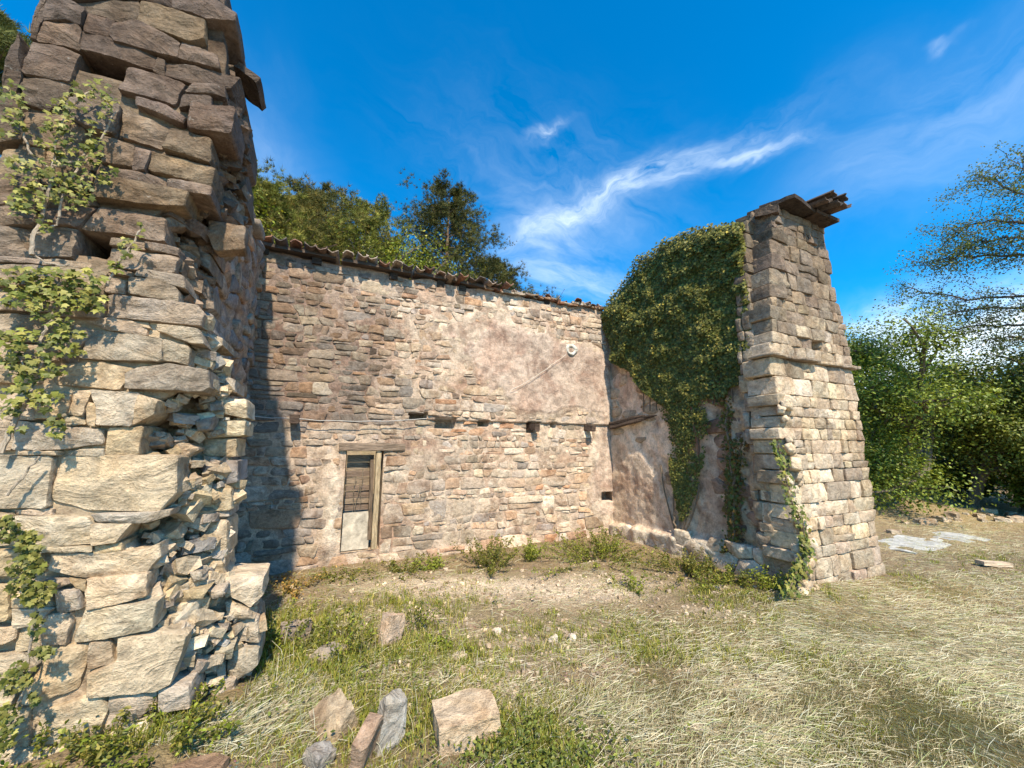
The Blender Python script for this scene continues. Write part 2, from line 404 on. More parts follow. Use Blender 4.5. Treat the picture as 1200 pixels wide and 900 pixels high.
# ------------------------------------------------------------------ ground
def gz(x, y):
    x = np.asarray(x, float); y = np.asarray(y, float)
    z = 0.035*fbm(x*.9, y*.9, 0, 4, 3)+0.02*fbm(x*5, y*5, 0, 3, 5)
    z = z+0.20*np.exp(-(((x+0.9)/1.0)**2+((y-2.6)/1.0)**2))
    z = z+0.10*np.exp(-(((x-4.9)/.9)**2+((y-2.7)/.5)**2))-0.10*sst(4.2, 2.8, y)*sst(0, 2, x)*0.3
    z = z-0.03*np.exp(-(((x-2.4)/1.6)**2+((y-5.6)/.6)**2))
    z = z+0.7*sst(8.5, 13, y*.55+x*.75)*sst(3.4, 6.5, y)+0.5*sst(12, 30, np.hypot(x, y))*fbm(x*.08, y*.08, 0, 2, 8)
    z = z+2.6*sst(7.5, 16, y)*sst(6, 2, x)
    return z
def axis(lo, hi, step, far, ratio):
    a = list(np.arange(lo, hi, step)); s = step; p = hi
    while p < far: a.append(p); s *= ratio; p += s
    a.append(far); s = step*ratio; p = lo-s; b = []
    while p > -far: b.append(p); s *= ratio; p -= s
    b.append(-far); return np.array(sorted(b)+a)
gx = axis(-3, 13, 0.05, 900, 1.16); gy = axis(0.8, 8.5, 0.05, 900, 1.16)
X, Y = np.meshgrid(gx, gy, indexing='ij'); nx, ny = X.shape
V = np.stack([X, Y, gz(X, Y)], -1).reshape(-1, 3)
I = (np.arange(nx-1)[:, None]*ny+np.arange(ny-1)[None]).ravel()
FQ = np.stack([I, I+ny, I+ny+1, I+1], 1)
GREEN = [(430, 780, 100, 60, 1), (330, 745, 60, 40, .8), (150, 890, 110, 40, 1.3), (560, 850, 60, 45, .9), (640, 880, 50, 45, 1.1), (760, 745, 130, 22, .9), (850, 765, 150, 18, .7), (1060, 785, 60, 14, .5), (930, 780, 70, 16, .8),
         (500, 715, 70, 18, .5), (860, 695, 90, 20, .8), (650, 722, 60, 12, .45), (1000, 700, 60, 14, .3), (470, 860, 60, 40, .5), (1150, 650, 80, 8, .5), (1100, 655, 60, 8, .4), (870, 890, 30, 14, .5), (530, 760, 30, 25, .4), (1010, 858, 80, 18, .7), (860, 835, 40, 12, .5), (1130, 820, 60, 14, .6), (930, 890, 60, 14, .5), (720, 800, 40, 14, .4)]
HAY = [(1000, 740, 260, 40, .8), (820, 850, 160, 60, .9), (1100, 850, 160, 70, .9), (240, 870, 70, 50, .8), (1120, 690, 160, 20, .6), (1130, 612, 130, 14, .8), (1130, 640, 120, 16, .6), (700, 830, 90, 25, .5), (350, 850, 60, 40, .35)]
PALE = [(560, 688, 120, 12, 1), (500, 690, 60, 10, .8), (690, 690, 90, 14, .8), (830, 715, 35, 6, .8), (640, 745, 80, 22, .5), (600, 800, 60, 20, .35), (470, 720, 70, 22, .4)]
def field(lst, x, y):
    P = np.stack([x, y, np.zeros_like(x)], -1); px, py = proj(P); r = 0
    for a, b, c, d, w in lst: r = r+w*np.exp(-(((px-a)/c)**2+((py-b)/d)**2))
    inside = (px > -150) & (px < 1350) & (py < 1100) & ((P@HD) > .3)
    return np.where(inside, r, 0.45)
def fgreen(x, y): return np.clip(field(GREEN, x, y)*(1+1.2*fbm(x*2.6, y*2.6, 0, 3, 23))+0.7*fbm(x*1.6, y*1.6, 0, 4, 21)+.5*fbm(x*6, y*6, 0, 2, 33)+.13, 0, 1.2)
def fhay(x, y): return np.clip(field(HAY, x, y)+0.35*fbm(x*1.3, y*1.3, 0, 3, 41)+.02, 0, 1.1)
def fpale(x, y): return np.clip(field(PALE, x, y)*(1+.8*fbm(x*3, y*3, 0, 3, 55)), 0, 1)
g_ = fgreen(V[:, 0], V[:, 1])[:, None]; h_ = fhay(V[:, 0], V[:, 1])[:, None]; p_ = fpale(V[:, 0], V[:, 1])[:, None]
gc = np.array([0.27, 0.215, 0.15])*np.ones((len(V), 1))
gc = gc*(1-np.clip(h_, 0, 1)*.75)+np.array([0.42, 0.35, 0.21])*np.clip(h_, 0, 1)*.75
gc = gc*(1-np.clip(g_, 0, 1)*.6)+np.array([0.14, 0.15, 0.06])*np.clip(g_, 0, 1)*.6
gc = gc*(1-p_*.85)+np.array([0.66, 0.60, 0.52])*p_*.85; gc = gc*np.array([1.14, 1.02, .88])
def ground_mat():
    m, n, b = mat('ground'); p = pos(n); c = attr(n)
    n1 = n.noise(p, 9, 7, 0.7); n2 = n.noise(p, 60, 4, 0.75)
    vo = n.n('ShaderNodeTexVoronoi', feature='F1', ins={'Vector': p, 'Scale': 38.0, 'Randomness': 1.0})
    c1 = n.mix(1.0, c, n.ramp(n1, [(0.3, 0.62), (0.7, 1.3)]), 'MULTIPLY'); c1 = n.mix(1.0, c1, n.ramp(n2, [(0.3, 0.6), (0.65, 1.2)]), 'MULTIPLY')
    peb = n.m('MULTIPLY', n.m('LESS_THAN', vo.outputs[0], 0.3), n.m('GREATER_THAN', n.noise(p, 3, 3, .5), 0.5))
    pc = n.mix(0.6, c1, n.mix(1.0, vo.outputs[1], (0.5, 0.46, 0.4), 'MULTIPLY')); c1 = n.mix(n.m('MULTIPLY', peb, .6), c1, pc)
    n.nt.links.new(c1, b.inputs['Base Color'])
    bump(n, b, n.m('ADD', n.m('ADD', n1, n.m('MULTIPLY', n2, 0.8)), n.m('MULTIPLY', n.m('SUBTRACT', 0.6, vo.outputs[0]), 0.5)), 0.03, 1.0)
    return m
mk('ground', V, FQ, ground_mat(), None, gc, smooth=True, kind='structure')

# ------------------------------------------------------------------ walls
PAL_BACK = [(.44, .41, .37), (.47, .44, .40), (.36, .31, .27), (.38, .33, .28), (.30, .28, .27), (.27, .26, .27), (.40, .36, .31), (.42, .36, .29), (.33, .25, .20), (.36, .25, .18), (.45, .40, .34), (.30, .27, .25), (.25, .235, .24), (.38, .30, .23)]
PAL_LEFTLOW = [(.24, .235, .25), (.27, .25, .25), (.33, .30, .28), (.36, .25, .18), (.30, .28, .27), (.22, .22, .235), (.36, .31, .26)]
WY = 6.0
frB = Frame((0, WY, 0), (1, 0, 0), (0, 0, 1), (0, -1, 0))
DOOR = (0.24, 0.17, 0.745, 1.545)
UL, UR, VT = -1.9, 4.97, 4.30
# ledge: the lower storey is thicker
def ledge(u, v): return 0.045*sst(.9, 1.3, u)*sst(2.005, 2.025, v)
def plaster(u, v):
    q = 1.5*np.exp(-(((u-3.85)/1.05)**4+((v-2.9)/0.62)**4))
    q = q+1.1*np.exp(-(((u-4.75)/.32)**2+((v-1.2)/1.0)**4))+.45*np.exp(-(((u-2.7)/.8)**2+((v-3.0)/.7)**2))
    q = q+.5*np.exp(-(((u-1.4)/.5)**2+((v-1.55)/.35)**2))+.35*np.exp(-(((u-2.6)/.7)**2+((v-1.2)/.6)**2))
    q = q+.8*np.exp(-(((u-.08)/.10)**2+((v-.7)/.6)**4))+.3*np.exp(-(((u-2)/1.2)**2+((v-3.2)/.8)**2))
    return q+.55*fbm(u*1.7, v*1.7, 0, 4, 71)
HOLES = []
for (x0, y0, x1, y1) in ((704, 577, 722, 587), (511, 489, 534, 502), (560, 492, 572, 499), (617, 494, 632, 507), (645, 495, 652, 501), (480, 484, 500, 492), (560, 495, 566, 500)):
    a = onY(x0, y0, WY); b = onY(x1, y1, WY); HOLES.append((a[0], b[2], b[0], a[2]))
def hole_depth(u, v):
    d = 0*u
    for a, b, c, e in HOLES: d = np.maximum(d, np.where((u > a) & (u < c) & (v > b) & (v < e), 0.3, 0))
    return d
WT = lambda u: VT+0.05*fbm(u*3, u*0, 0, 3, 4)
us = np.linspace(UL, UR+.05, 300); vs = np.sort(np.r_[np.linspace(-0.35, VT, 205), 2.006, 2.011, 2.024])
U_, V_ = np.meshgrid(us, vs, indexing='ij')
pl = plaster(U_, V_)
dep = -0.010+0.024*sst(.15, .5, pl)+.014*sst(.58, .64, pl+.25*fbm(U_*7, V_*7, 0, 3, 72))+0.014*fbm(U_*5, V_*5, 0, 3, 61)+0.012*fbm(U_*16, V_*16, 0, 3, 62)+ledge(U_, V_)
dep = dep-hole_depth(U_, V_)
Vv = frB(U_, np.where(V_ > VT-.01, WT(U_), V_), dep).reshape(-1, 3)
nx, ny = U_.shape; I = (np.arange(nx-1)[:, None]*ny+np.arange(ny-1)[None]).ravel()
cu = (U_[:-1, :-1]+U_[1:, 1:]).ravel()/2; cv_ = (V_[:-1, :-1]+V_[1:, 1:]).ravel()/2
keep = ~((cu > DOOR[0]) & (cu < DOOR[2]) & (cv_ > DOOR[1]) & (cv_ < DOOR[3])); I = I[keep]
FQ = np.stack([I, I+ny, I+ny+1, I+1], 1)
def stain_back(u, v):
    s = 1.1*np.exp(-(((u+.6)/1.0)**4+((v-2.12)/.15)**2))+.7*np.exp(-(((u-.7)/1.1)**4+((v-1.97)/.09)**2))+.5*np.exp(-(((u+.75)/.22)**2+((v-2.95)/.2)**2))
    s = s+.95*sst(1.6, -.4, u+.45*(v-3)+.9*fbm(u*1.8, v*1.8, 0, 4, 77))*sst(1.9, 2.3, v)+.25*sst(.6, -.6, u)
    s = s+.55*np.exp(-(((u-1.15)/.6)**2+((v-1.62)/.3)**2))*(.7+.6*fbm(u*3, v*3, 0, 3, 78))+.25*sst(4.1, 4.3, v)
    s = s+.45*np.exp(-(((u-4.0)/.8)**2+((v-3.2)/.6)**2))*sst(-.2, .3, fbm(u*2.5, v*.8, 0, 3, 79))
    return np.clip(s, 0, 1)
base = np.array([.46, .40, .345]); pc = np.array([.45, .385, .345]); wht = np.array([.60, .56, .50])
cm = base+(pc-base)*sst(.5, .62, pl+.25*fbm(U_*7, V_*7, 0, 3, 72))[..., None]
ww = np.clip(1.1*np.exp(-(((U_-.10)/.11)**2+((V_-.75)/.62)**4))+.8*np.exp(-(((U_-4.6)/.3)**2+((V_-.9)/.8)**2))*sst(-.1, .3, fbm(U_*4, V_*4, 0, 3, 90)), 0, 1)[..., None]
cm = cm*(1-ww)+wht*ww
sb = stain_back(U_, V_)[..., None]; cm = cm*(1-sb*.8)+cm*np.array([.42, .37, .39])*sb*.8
pk = sst(.05, .35, fbm(U_*1.1+3, V_*1.1, 0, 3, 93))[..., None]; cm = cm*(1-pk*.35)+cm*np.array([1.02, .82, .72])*pk*.35
backw = thing('rubble_wall', 'long rubble stone back wall with boarded doorway and broken tile coping', 'wall', (2, 6, 0))
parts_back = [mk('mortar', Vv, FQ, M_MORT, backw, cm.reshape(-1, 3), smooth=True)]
# solid body behind
def boxv(x0, y0, z0, x1, y1, z1):
    V = [(x, y, z) for x in (x0, x1) for y in (y0, y1) for z in (z0, z1)]
    return np.array(V), [(0, 1, 3, 2), (4, 6, 7, 5), (0, 4, 5, 1), (2, 3, 7, 6), (0, 2, 6, 4), (1, 5, 7, 3)]
bg_ = Bag()
for b in ((UL, WY+.33, -.4, DOOR[0]-.02, WY+.65, VT-.05), (DOOR[2]+.02, WY+.33, -.4, 5.4, WY+.65, VT-.05), (DOOR[0]-.02, WY+.331, DOOR[3]+.02, DOOR[2]+.02, WY+.65, VT-.05), (DOOR[0]-.02, WY+.331, -.4, DOOR[2]+.02, WY+.65, DOOR[1]-.02)):
    v, f = boxv(*b); bg_.add(v, f, (.3, .26, .22))
# jambs, sill and head of the opening, wall top
d0, e0, d1, e1 = DOOR
for P in (((d0, e0), (d0, e1)), ((d1, e1), (d1, e0)), ((d0, e1), (d1, e1)), ((d1, e0), (d0, e0))):
    A = np.array([frB(*P[0], -0.0), frB(*P[1], -0.0), frB(*P[1], -.42), frB(*P[0], -.42)]); n_ = 6; m_ = 12
    g = np.array([[A[0]*(1-i/m_)*(1-j/n_)+A[1]*(i/m_)*(1-j/n_)+A[2]*(i/m_)*(j/n_)+A[3]*(1-i/m_)*(j/n_) for j in range(n_+1)] for i in range(m_+1)]).reshape(-1, 3)
    g = g+0.008*np.stack([fbm(g[:, 0]*9, g[:, 1]*9, g[:, 2]*9, 3, q) for q in (1, 2, 3)], 1)
    bg_.add(g, [(i*(n_+1)+j, (i+1)*(n_+1)+j, (i+1)*(n_+1)+j+1, i*(n_+1)+j+1) for i in range(m_) for j in range(n_)], (.42, .36, .29))
tp = np.array([[frB(u, WT(u)+.01*fbm(u*9, w*9, 0, 2, 3), .012-w) for w in np.linspace(0, .66, 8)] for u in np.linspace(UL, 5.3, 90)]).reshape(-1, 3)
bg_.add(tp, [(i*8+j, (i+1)*8+j, (i+1)*8+j+1, i*8+j+1) for i in range(89) for j in range(7)], (.33, .28, .24))
parts_back.append(bg_.make('wall_core', M_MORT, backw))
r = np.random.default_rng(11)
S, cells = coursed(UL, UR-.02, -.15, VT-.12, lambda v, r: r.uniform(.07, .17) if v > .7 else r.uniform(.10, .24), lambda h, r: h*r.uniform(.7, 3.0), r)
def in_door(u, v, m=0.0): return DOOR[0]-m < u < DOOR[2]+m and DOOR[1]-m < v < DOOR[3]+m
cand = []
LINT = (DOOR[0]-.12, DOOR[3], DOOR[2]+.30, DOOR[3]+.115)
for i, (s, c) in enumerate(zip(S, cells)):
    if in_door(*s, .02) or s[0] > UR-.03: continue
    c = c.copy(); c[:, 1] = np.minimum(c[:, 1], VT-.015); c[:, 0] = np.minimum(c[:, 0], UR-.02); P = [q for q in c]
    for (x0, y0, x1, y1) in [DOOR, LINT]+HOLES:  # clip the stones to the openings
        if not (c[:, 0].max() > x0 and c[:, 0].min() < x1 and c[:, 1].max() > y0 and c[:, 1].min() < y1): continue
        g = .008
        opts = [((1., 0.), x0-g-s[0], x0-g), ((-1., 0.), s[0]-x1-g, -x1-g), ((0., 1.), y0-g-s[1], y0-g), ((0., -1.), s[1]-y1-g, -y1-g)]
        n_, m_, d_ = max(opts, key=lambda o: o[1])
        if m_ < 0: P = []; break
        P = clip_half(P, np.array(n_), d_)
        if len(P) < 3: break
    if len(P) < 3: continue
    P = np.array(P); A = abs(np.sum(P[:, 0]*np.roll(P[:, 1], -1)-P[:, 1]*np.roll(P[:, 0], -1)))/2
    if A < 0.0012: continue
    q = P.mean(0)
    if q[0] < -1.25: continue
    px, py = proj(frB(q[0], q[1], 0)); dist = np.linalg.norm(frB(q[0], q[1], 0)-CAM)
    pv = float(plaster(q[0], q[1]))
    fr_ = r.normal(0.000, 0.0065)
    vis = A/dist**3
    if pv > .6: fr_ -= .01; vis *= .2
    cand.append((vis, i, P, q, fr_, pv))
cand.sort(key=lambda t: -t[0])
rest = Bag()
for k, (vis, i, P, q, fr_, pv) in enumerate(cand):
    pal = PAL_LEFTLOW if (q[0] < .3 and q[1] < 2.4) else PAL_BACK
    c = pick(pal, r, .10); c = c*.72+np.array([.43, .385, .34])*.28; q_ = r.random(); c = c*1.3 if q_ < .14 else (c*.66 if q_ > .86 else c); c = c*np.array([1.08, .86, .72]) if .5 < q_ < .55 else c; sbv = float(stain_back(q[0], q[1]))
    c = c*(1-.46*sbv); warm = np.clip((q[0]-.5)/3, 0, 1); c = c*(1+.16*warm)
    if pv > .3: c = c*.6+np.array([.48, .42, .34])*.4
    big = vis > cand[min(120, len(cand)-1)][0]
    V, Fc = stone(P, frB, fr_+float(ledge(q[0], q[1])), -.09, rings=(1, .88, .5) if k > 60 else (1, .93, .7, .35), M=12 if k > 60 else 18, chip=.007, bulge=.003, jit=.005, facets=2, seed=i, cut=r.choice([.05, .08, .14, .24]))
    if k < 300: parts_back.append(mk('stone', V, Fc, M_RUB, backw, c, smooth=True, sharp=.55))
    else: rest.add(V, Fc, c)
ro = rest.make('small_stones', M_RUB, backw, kind='stuff', smooth=True, sharp=.55); parts_back.append(ro)
# white plaster ring with a hole, and a tie wire running down from it
pA = onY(667, 411, WY); Vp = []; K = 14
for j, (rr, n_) in enumerate(((.11, .06), (.10, .115), (.045, .065), (.03, .01))):
    for k in range(K):
        t = 2*math.pi*k/K; e = 1+.10*math.sin(3*t+j)+.07*math.cos(5*t)
        Vp.append(frB(pA[0]+rr*e*math.cos(t)*1.1, pA[2]+rr*e*math.sin(t), n_))
Vp.append(frB(pA[0], pA[2], .075)); Fp = [(j*K+k, j*K+(k+1) % K, (j+1)*K+(k+1) % K, (j+1)*K+k) for j in range(3) for k in range(K)]+[(3*K+k, 3*K+(k+1) % K, 4*K) for k in range(K)]
parts_back.append(mk('plaster_patch', Vp, Fp, M_CEM, backw, np.array([[.68, .65, .58]]*(3*K)+[[.04, .035, .03]]*(K+1)), smooth=True, label='white plaster patch with a small dark hole'))
def dentil(p0, p1, Y, sag=0.0, n=18, jit=.0):
    a = onY(*p0, Y); b = onY(*p1, Y); t = np.linspace(0, 1, n)[:, None]; P = a*(1-t)+b*t; P[:, 2] -= sag*4*(t*(1-t))[:, 0]
    P[:, 2] += jit*fbm(t[:, 0]*8, 0*t[:, 0], 0, 3, 5); return P
v, f = tube(dentil((663, 415), (598, 458), WY-.12, 0.03, 12, .03), .004, 5); wire = mk('tie_wire', v, f, M_CABLE, None, (.60, .56, .48))
tag(wire, 'pale wire slanting down the back wall from the white plaster patch', 'wire')
v, f = tube(dentil((283, 486), (500, 491), WY-.10, .05, 30, .02), .006, 5); cb = mk('cable', v, f, M_CABLE, None, (.42, .40, .38))
tag(cb, 'thin grey cable sagging along the back wall above the doorway', 'cable')
# lintel, frame post, boards and cement slab in the doorway
v, f = roughbox((LINT[2]-LINT[0]-.01, .2, LINT[3]-LINT[1]-.012), (16, 3, 3), .008, 6, 3)
parts_back.append(mk('lintel', rot(v, loc=((LINT[0]+LINT[2])/2, WY+.07, (LINT[1]+LINT[3])/2)), f, M_WOOD, backw, (.22, .165, .125)))
door = thing('boarded_door', 'old plank door in the back wall closed below with a pale cement slab', 'door', (.49, 6.2, .17))
dp = []
v, f = roughbox((.07, .10, e1-e0-.02), (2, 2, 18), .004, 8, 5); dp.append(mk('door_post', rot(v, loc=(d1-.075, WY+.05, (e0+e1)/2)), f, M_POST, door, (.40, .31, .20), label='weathered pale brown upright post'))
v, f = roughbox((.05, .08, e1-e0-.25), (2, 2, 18), .006, 8, 6); dp.append(mk('door_post', rot(v, ry=-.02, loc=(d1-.145, WY+.10, (e0+e1)/2+.0)), f, M_POST, door, (.15, .11, .08), label='dark narrow inner upright post'))
z = e0+.52; k = 0
while z < e1-.05:
    h = random.uniform(.075, .14); h = min(h, e1-.03-z)
    if h < .03: break
    v, f = roughbox((d1-d0-.14, .03, h-.008), (10, 1, 3), .004, 7, 30+k)
    c = np.array(random.choice([(.24, .18, .13), (.18, .13, .10), (.30, .23, .165), (.21, .17, .13)]))
    dp.append(mk('board', rot(v, ry=random.uniform(-.03, .03), loc=((d0+d1-.11)/2+random.uniform(-.01, .01), WY+.20+random.uniform(-.012, .012), z+h/2)), f, M_BOARD, door, c)); z += h; k += 1
v, f = roughbox((d1-d0-.15, .06, .50), (8, 2, 8), .004, 5, 9); dp.append(mk('cement_slab', rot(v, rx=-.05, loc=((d0+d1-.14)/2, WY+.10, e0+.26)), f, M_CEM, door, (.50, .44, .36), label='pale rough cement slab closing the lower half'))
for k in range(5):
    a = np.array([d0+.12+.28*random.random(), WY+.13, e1-.12-.3*random.random()]); n_ = 9
    P = a+np.cumsum(np.array([[random.gauss(0, .012), random.gauss(0, .004), -.07] for _ in range(n_)]), 0)
    if k == 0: P = np.array([[d0+.45-.03*t*t*.4, WY+.09, e0+.55-.06*t] for t in range(9)])
    v, f = tube(P, np.linspace(.006, .002, n_), 5); dp.append(mk('twig', v, f, M_BARK, door, (.22, .17, .12)))
# ---- broken tile coping, wall plate and rafter stubs on top of the back wall
def tile_mesh(L=.38, R=.085, th=.014, arc=2.6, flip=1, n=8, m=3, seed=0):
    V = []; Fc = []
    for j in range(m+1):
        y = (j/m-.5)*L; rr = R*(1-.12*j/m)
        for s in (rr, rr-th):
            for k in range(n+1):
                t = (k/n-.5)*arc; V.append((s*math.sin(t), y+.012*math.sin(5*t+seed), flip*(s*math.cos(t)-R*.5)))
    w = 2*(n+1)
    for j in range(m):
        for s in (0, n+1):
            for k in range(n): Fc.append((j*w+s+k, j*w+s+k+1, (j+1)*w+s+k+1, (j+1)*w+s+k))
        for k in (0, n): Fc.append((j*w+k, (j+1)*w+k, (j+1)*w+k+n+1, j*w+k+n+1))
    for j in (0, m):
        for k in range(n): Fc.append((j*w+k, j*w+k+1, j*w+n+1+k+1, j*w+n+1+k))
    return np.array(V), Fc
TC = [(.15, .11, .09), (.19, .13, .10), (.30, .23, .18), (.22, .12, .085), (.11, .09, .08), (.34, .27, .21), (.26, .13, .08)]
tm = [tile_mesh(flip=s, seed=k, arc=2.4+.2*k) for k, s in enumerate((1, -1, -1, 1))]
u = -1.15; k = 0
while u < 4.75:
    br = u > 2.7; z0 = WT(u)+(.085 if u < 2.7 else .05)
    v, f = tm[(1, 2, 1, 0)[k % 4] if not br else random.randrange(4)]
    v = rot(v*(1 if not br else random.uniform(.6, 1)), random.uniform(-.08, .12)-.12, random.uniform(-.12, .12)+(random.uniform(-.5, .5) if br else 0), random.uniform(-.15, .15)*(4 if br else 1), (u, WY-.03+random.uniform(-.05, .05)+(.06 if br else 0), z0+random.uniform(-.01, .02)))
    parts_back.append(mk('roof_tile', v, f, M_TILE, backw, np.array(TC[random.randrange(7)])*random.uniform(.7, 1.2), smooth=False))
    if random.random() < .5:
        v, f = tm[0 if not br else random.randrange(4)]
        v = rot(v*random.uniform(.5, .8), random.uniform(-.4, .3), random.uniform(-.6, .6), random.uniform(-.8, .8), (u+.08, WY+.04+.1*random.random(), z0+.045))
        parts_back.append(mk('roof_tile', v, f, M_TILE, backw, np.array(TC[random.randrange(7)])*random.uniform(.6, 1.1)))
    u += random.uniform(.15, .19) if not br else random.uniform(.12, .2); k += 1
for a, b in ((-1.2, -.1), (-.02, 1.0), (1.05, 1.75), (1.82, 2.3)):
    v, f = roughbox((b-a, .20, .05), (14, 3, 2), .007, 5, int(a*10)+40)
    parts_back.append(mk('wall_plate', rot(v, loc=((a+b)/2, WY-.02, WT((a+b)/2)+.045)), f, M_WOOD, backw, (.10, .075, .06)))
for px_, py_ in ((308, 308), (370, 322), (460, 344), (515, 352), (541, 352), (640, 365)):
    p = onY(px_, py_, WY); v, f = roughbox((.12, .30, .11), (3, 5, 3), .01, 8, px_)
    parts_back.append(mk('rafter_stub', rot(v, .1, loc=(p[0], WY+.10, WT(p[0])-.01)), f, M_WOOD, backw, (.06, .045, .035)))
for i in range(26):   # thin stones and tile fragments wedged under the coping
    u = 2.3+i*.1+random.uniform(-.04, .04); w = random.uniform(.1, .24); z = WT(u)+.012+random.uniform(0, .05)
    v, f = roughbox((w, .22, random.uniform(.02, .045)), (4, 3, 1), .006, 8, i); c = np.array(random.choice(PAL_BACK+TC))*.8
    parts_back.append(mk('coping_stone', rot(v, 0, random.uniform(-.15, .15), random.uniform(-.3, .3), (u, WY-.0, z)), f, M_RUB, backw, c))
# joist stubs in their holes along the old floor line
for (px_, py_, L) in ((345, 490, .20), (625, 500, .14), (688, 501, .20)):
    p = onY(px_, py_, WY-.02); v, f = roughbox((.10, L+.2, .11), (3, 6, 3), .013, 7, px_)
    o = mk('joist_stub', rot(v, .12, 0, .1, (p[0], WY+.1-L/2, p[2])), f, M_WOOD, backw, (.10, .07, .055), label='dark rotten joist end'); parts_back.append(o)

# ---- right side wall
XR = 4.95
frR = Frame((XR, 0, 0), (0, 1, 0), (0, 0, 1), (-1, 0, 0))
def topR(y): return np.interp(y, [2.9, 3.4, 4.4, 5.2, 6.1], [4.50, 4.72, 4.88, 4.6, 4.25])
ys = np.linspace(3.1, 6.02, 120); vs = np.linspace(-.3, 1, 190)
Y_, T_ = np.meshgrid(ys, vs, indexing='ij'); Z_ = -.3+(topR(Y_)+.3)*np.clip((T_+.3)/1.3, 0, 1)
baseL = sst(.42, .34, Z_+.10*fbm(Y_*2.2, Y_*0, 0, 3, 15)+.08*(Y_-3.3)-.0)
dR = .02*fbm(Y_*3, Z_*3, 0, 3, 5)+.012*fbm(Y_*12, Z_*12, 0, 3, 6)-.03*sst(.1, .3, fbm(Y_*1.6, Z_*1.6, 0, 3, 8))-.05*sst(3.9, 3.5, Y_)
dR = dR+baseL*(.10+.05*fbm(Y_*5, Z_*5, 0, 3, 18))+.03*sst(2.06, 2.02, Z_)*sst(4.2, 4.6, Y_)
cR = np.array([.68, .58, .48])*np.ones(Y_.shape+(1,))
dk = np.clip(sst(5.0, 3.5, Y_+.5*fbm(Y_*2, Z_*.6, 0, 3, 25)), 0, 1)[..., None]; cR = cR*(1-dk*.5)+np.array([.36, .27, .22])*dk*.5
pkk = sst(0, .3, fbm(Y_*2, Z_*1.2, 0, 3, 29))[..., None]; cR = cR*(1-pkk*.4)+np.array([.47, .33, .25])*pkk*.4
yl = (sst(5.1, 5.9, Y_)*sst(-.3, .25, fbm(Y_*5, Z_*.9, 0, 3, 31)))[..., None]; cR = cR*(1-yl*.6)+np.array([.56, .47, .36])*yl*.6
bl = baseL[..., None]; cR = cR*(1-bl)+np.array([.62, .57, .49])*bl
sidew = thing('plastered_wall', 'plastered right side wall under dense ivy with a broken timber beam', 'wall', (4.95, 4.5, 0))
nx, ny = Y_.shape; I = (np.arange(nx-1)[:, None]*ny+np.arange(ny-1)[None]).ravel()
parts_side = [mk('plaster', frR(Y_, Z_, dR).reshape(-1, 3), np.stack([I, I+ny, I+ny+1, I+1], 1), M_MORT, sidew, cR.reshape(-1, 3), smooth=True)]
bgs = Bag(); yy = np.linspace(3.1, 6.6, 20)
for a, b in zip(yy[:-1], yy[1:]):
    za, zb = topR(a), topR(b); V = np.array([(XR+.06, a, -.4), (XR+.6, a, -.4), (XR+.6, b, -.4), (XR+.06, b, -.4), (XR-.0, a, za), (XR+.6, a, za-.02), (XR+.6, b, zb-.02), (XR-.0, b, zb)])
    bgs.add(V, [(0, 1, 5, 4), (1, 2, 6, 5), (2, 3, 7, 6), (3, 0, 4, 7), (4, 5, 6, 7), (3, 2, 1, 0)], (.33, .28, .23))
parts_side.append(bgs.make('wall_core', M_MORT, sidew))
r = np.random.default_rng(31)
S = course_seeds(3.15, 6.0, .0, 3.0, lambda v, r: r.uniform(.13, .24), lambda h, r: h*r.uniform(1.1, 2.4), r, .4, .4, .15)
for i, (s, c) in enumerate(zip(S, voronoi(S, 1.6, (3.15, -.1, 5.98, 3.4), .012))):
    if c is None or len(c) < 3: continue
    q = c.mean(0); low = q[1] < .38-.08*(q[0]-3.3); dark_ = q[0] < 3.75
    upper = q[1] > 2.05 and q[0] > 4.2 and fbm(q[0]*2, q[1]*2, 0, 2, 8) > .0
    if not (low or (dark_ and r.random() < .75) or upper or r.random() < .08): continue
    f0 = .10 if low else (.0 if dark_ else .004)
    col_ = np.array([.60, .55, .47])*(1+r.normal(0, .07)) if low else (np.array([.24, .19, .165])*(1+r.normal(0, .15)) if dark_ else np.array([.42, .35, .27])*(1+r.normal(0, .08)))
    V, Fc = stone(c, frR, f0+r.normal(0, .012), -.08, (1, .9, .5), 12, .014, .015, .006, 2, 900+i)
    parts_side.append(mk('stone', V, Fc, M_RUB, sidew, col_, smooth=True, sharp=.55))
# broken timber beam in the side wall
bm_ = Bag()
for k in range(7):
    y0 = 5.93-random.uniform(0, .06); y1 = 4.62+random.uniform(-.05, .5); t = np.linspace(0, 1, 12); oy = random.uniform(-.05, .05); ox = random.uniform(-.05, .05)
    P = np.stack([XR-.075+ox*.6+.01*fbm(t*4, 0*t, k, 2, 1), y0+(y1-y0)*t, 2.0+.10*t+oy*(1-.2*t)+.01*fbm(t*5, 0*t, k, 2, 2)], 1)
    v, f = tube(P, np.r_[.045, np.full(9, .042), .03, .008]*random.uniform(.6, 1), 7); bm_.add(v, f, np.array([.085, .06, .045])*random.uniform(.7, 1.3))
parts_side.append(bm_.make('timber_beam', M_POST, sidew, label='dark splintered beam set in the wall near the corner'))
for k in range(1):
    P = np.array([(XR-.05, 4.05, 2.2), (XR-.055, 4.03, 1.9), (XR-.045, 4.0, 1.6), (XR-.05, 4.0, 1.35)]); v, f = tube(P, [.03, .028, .02, .01], 6)
    parts_side.append(mk('wood_stub', v, f, M_POST, sidew, (.16, .09, .06)))

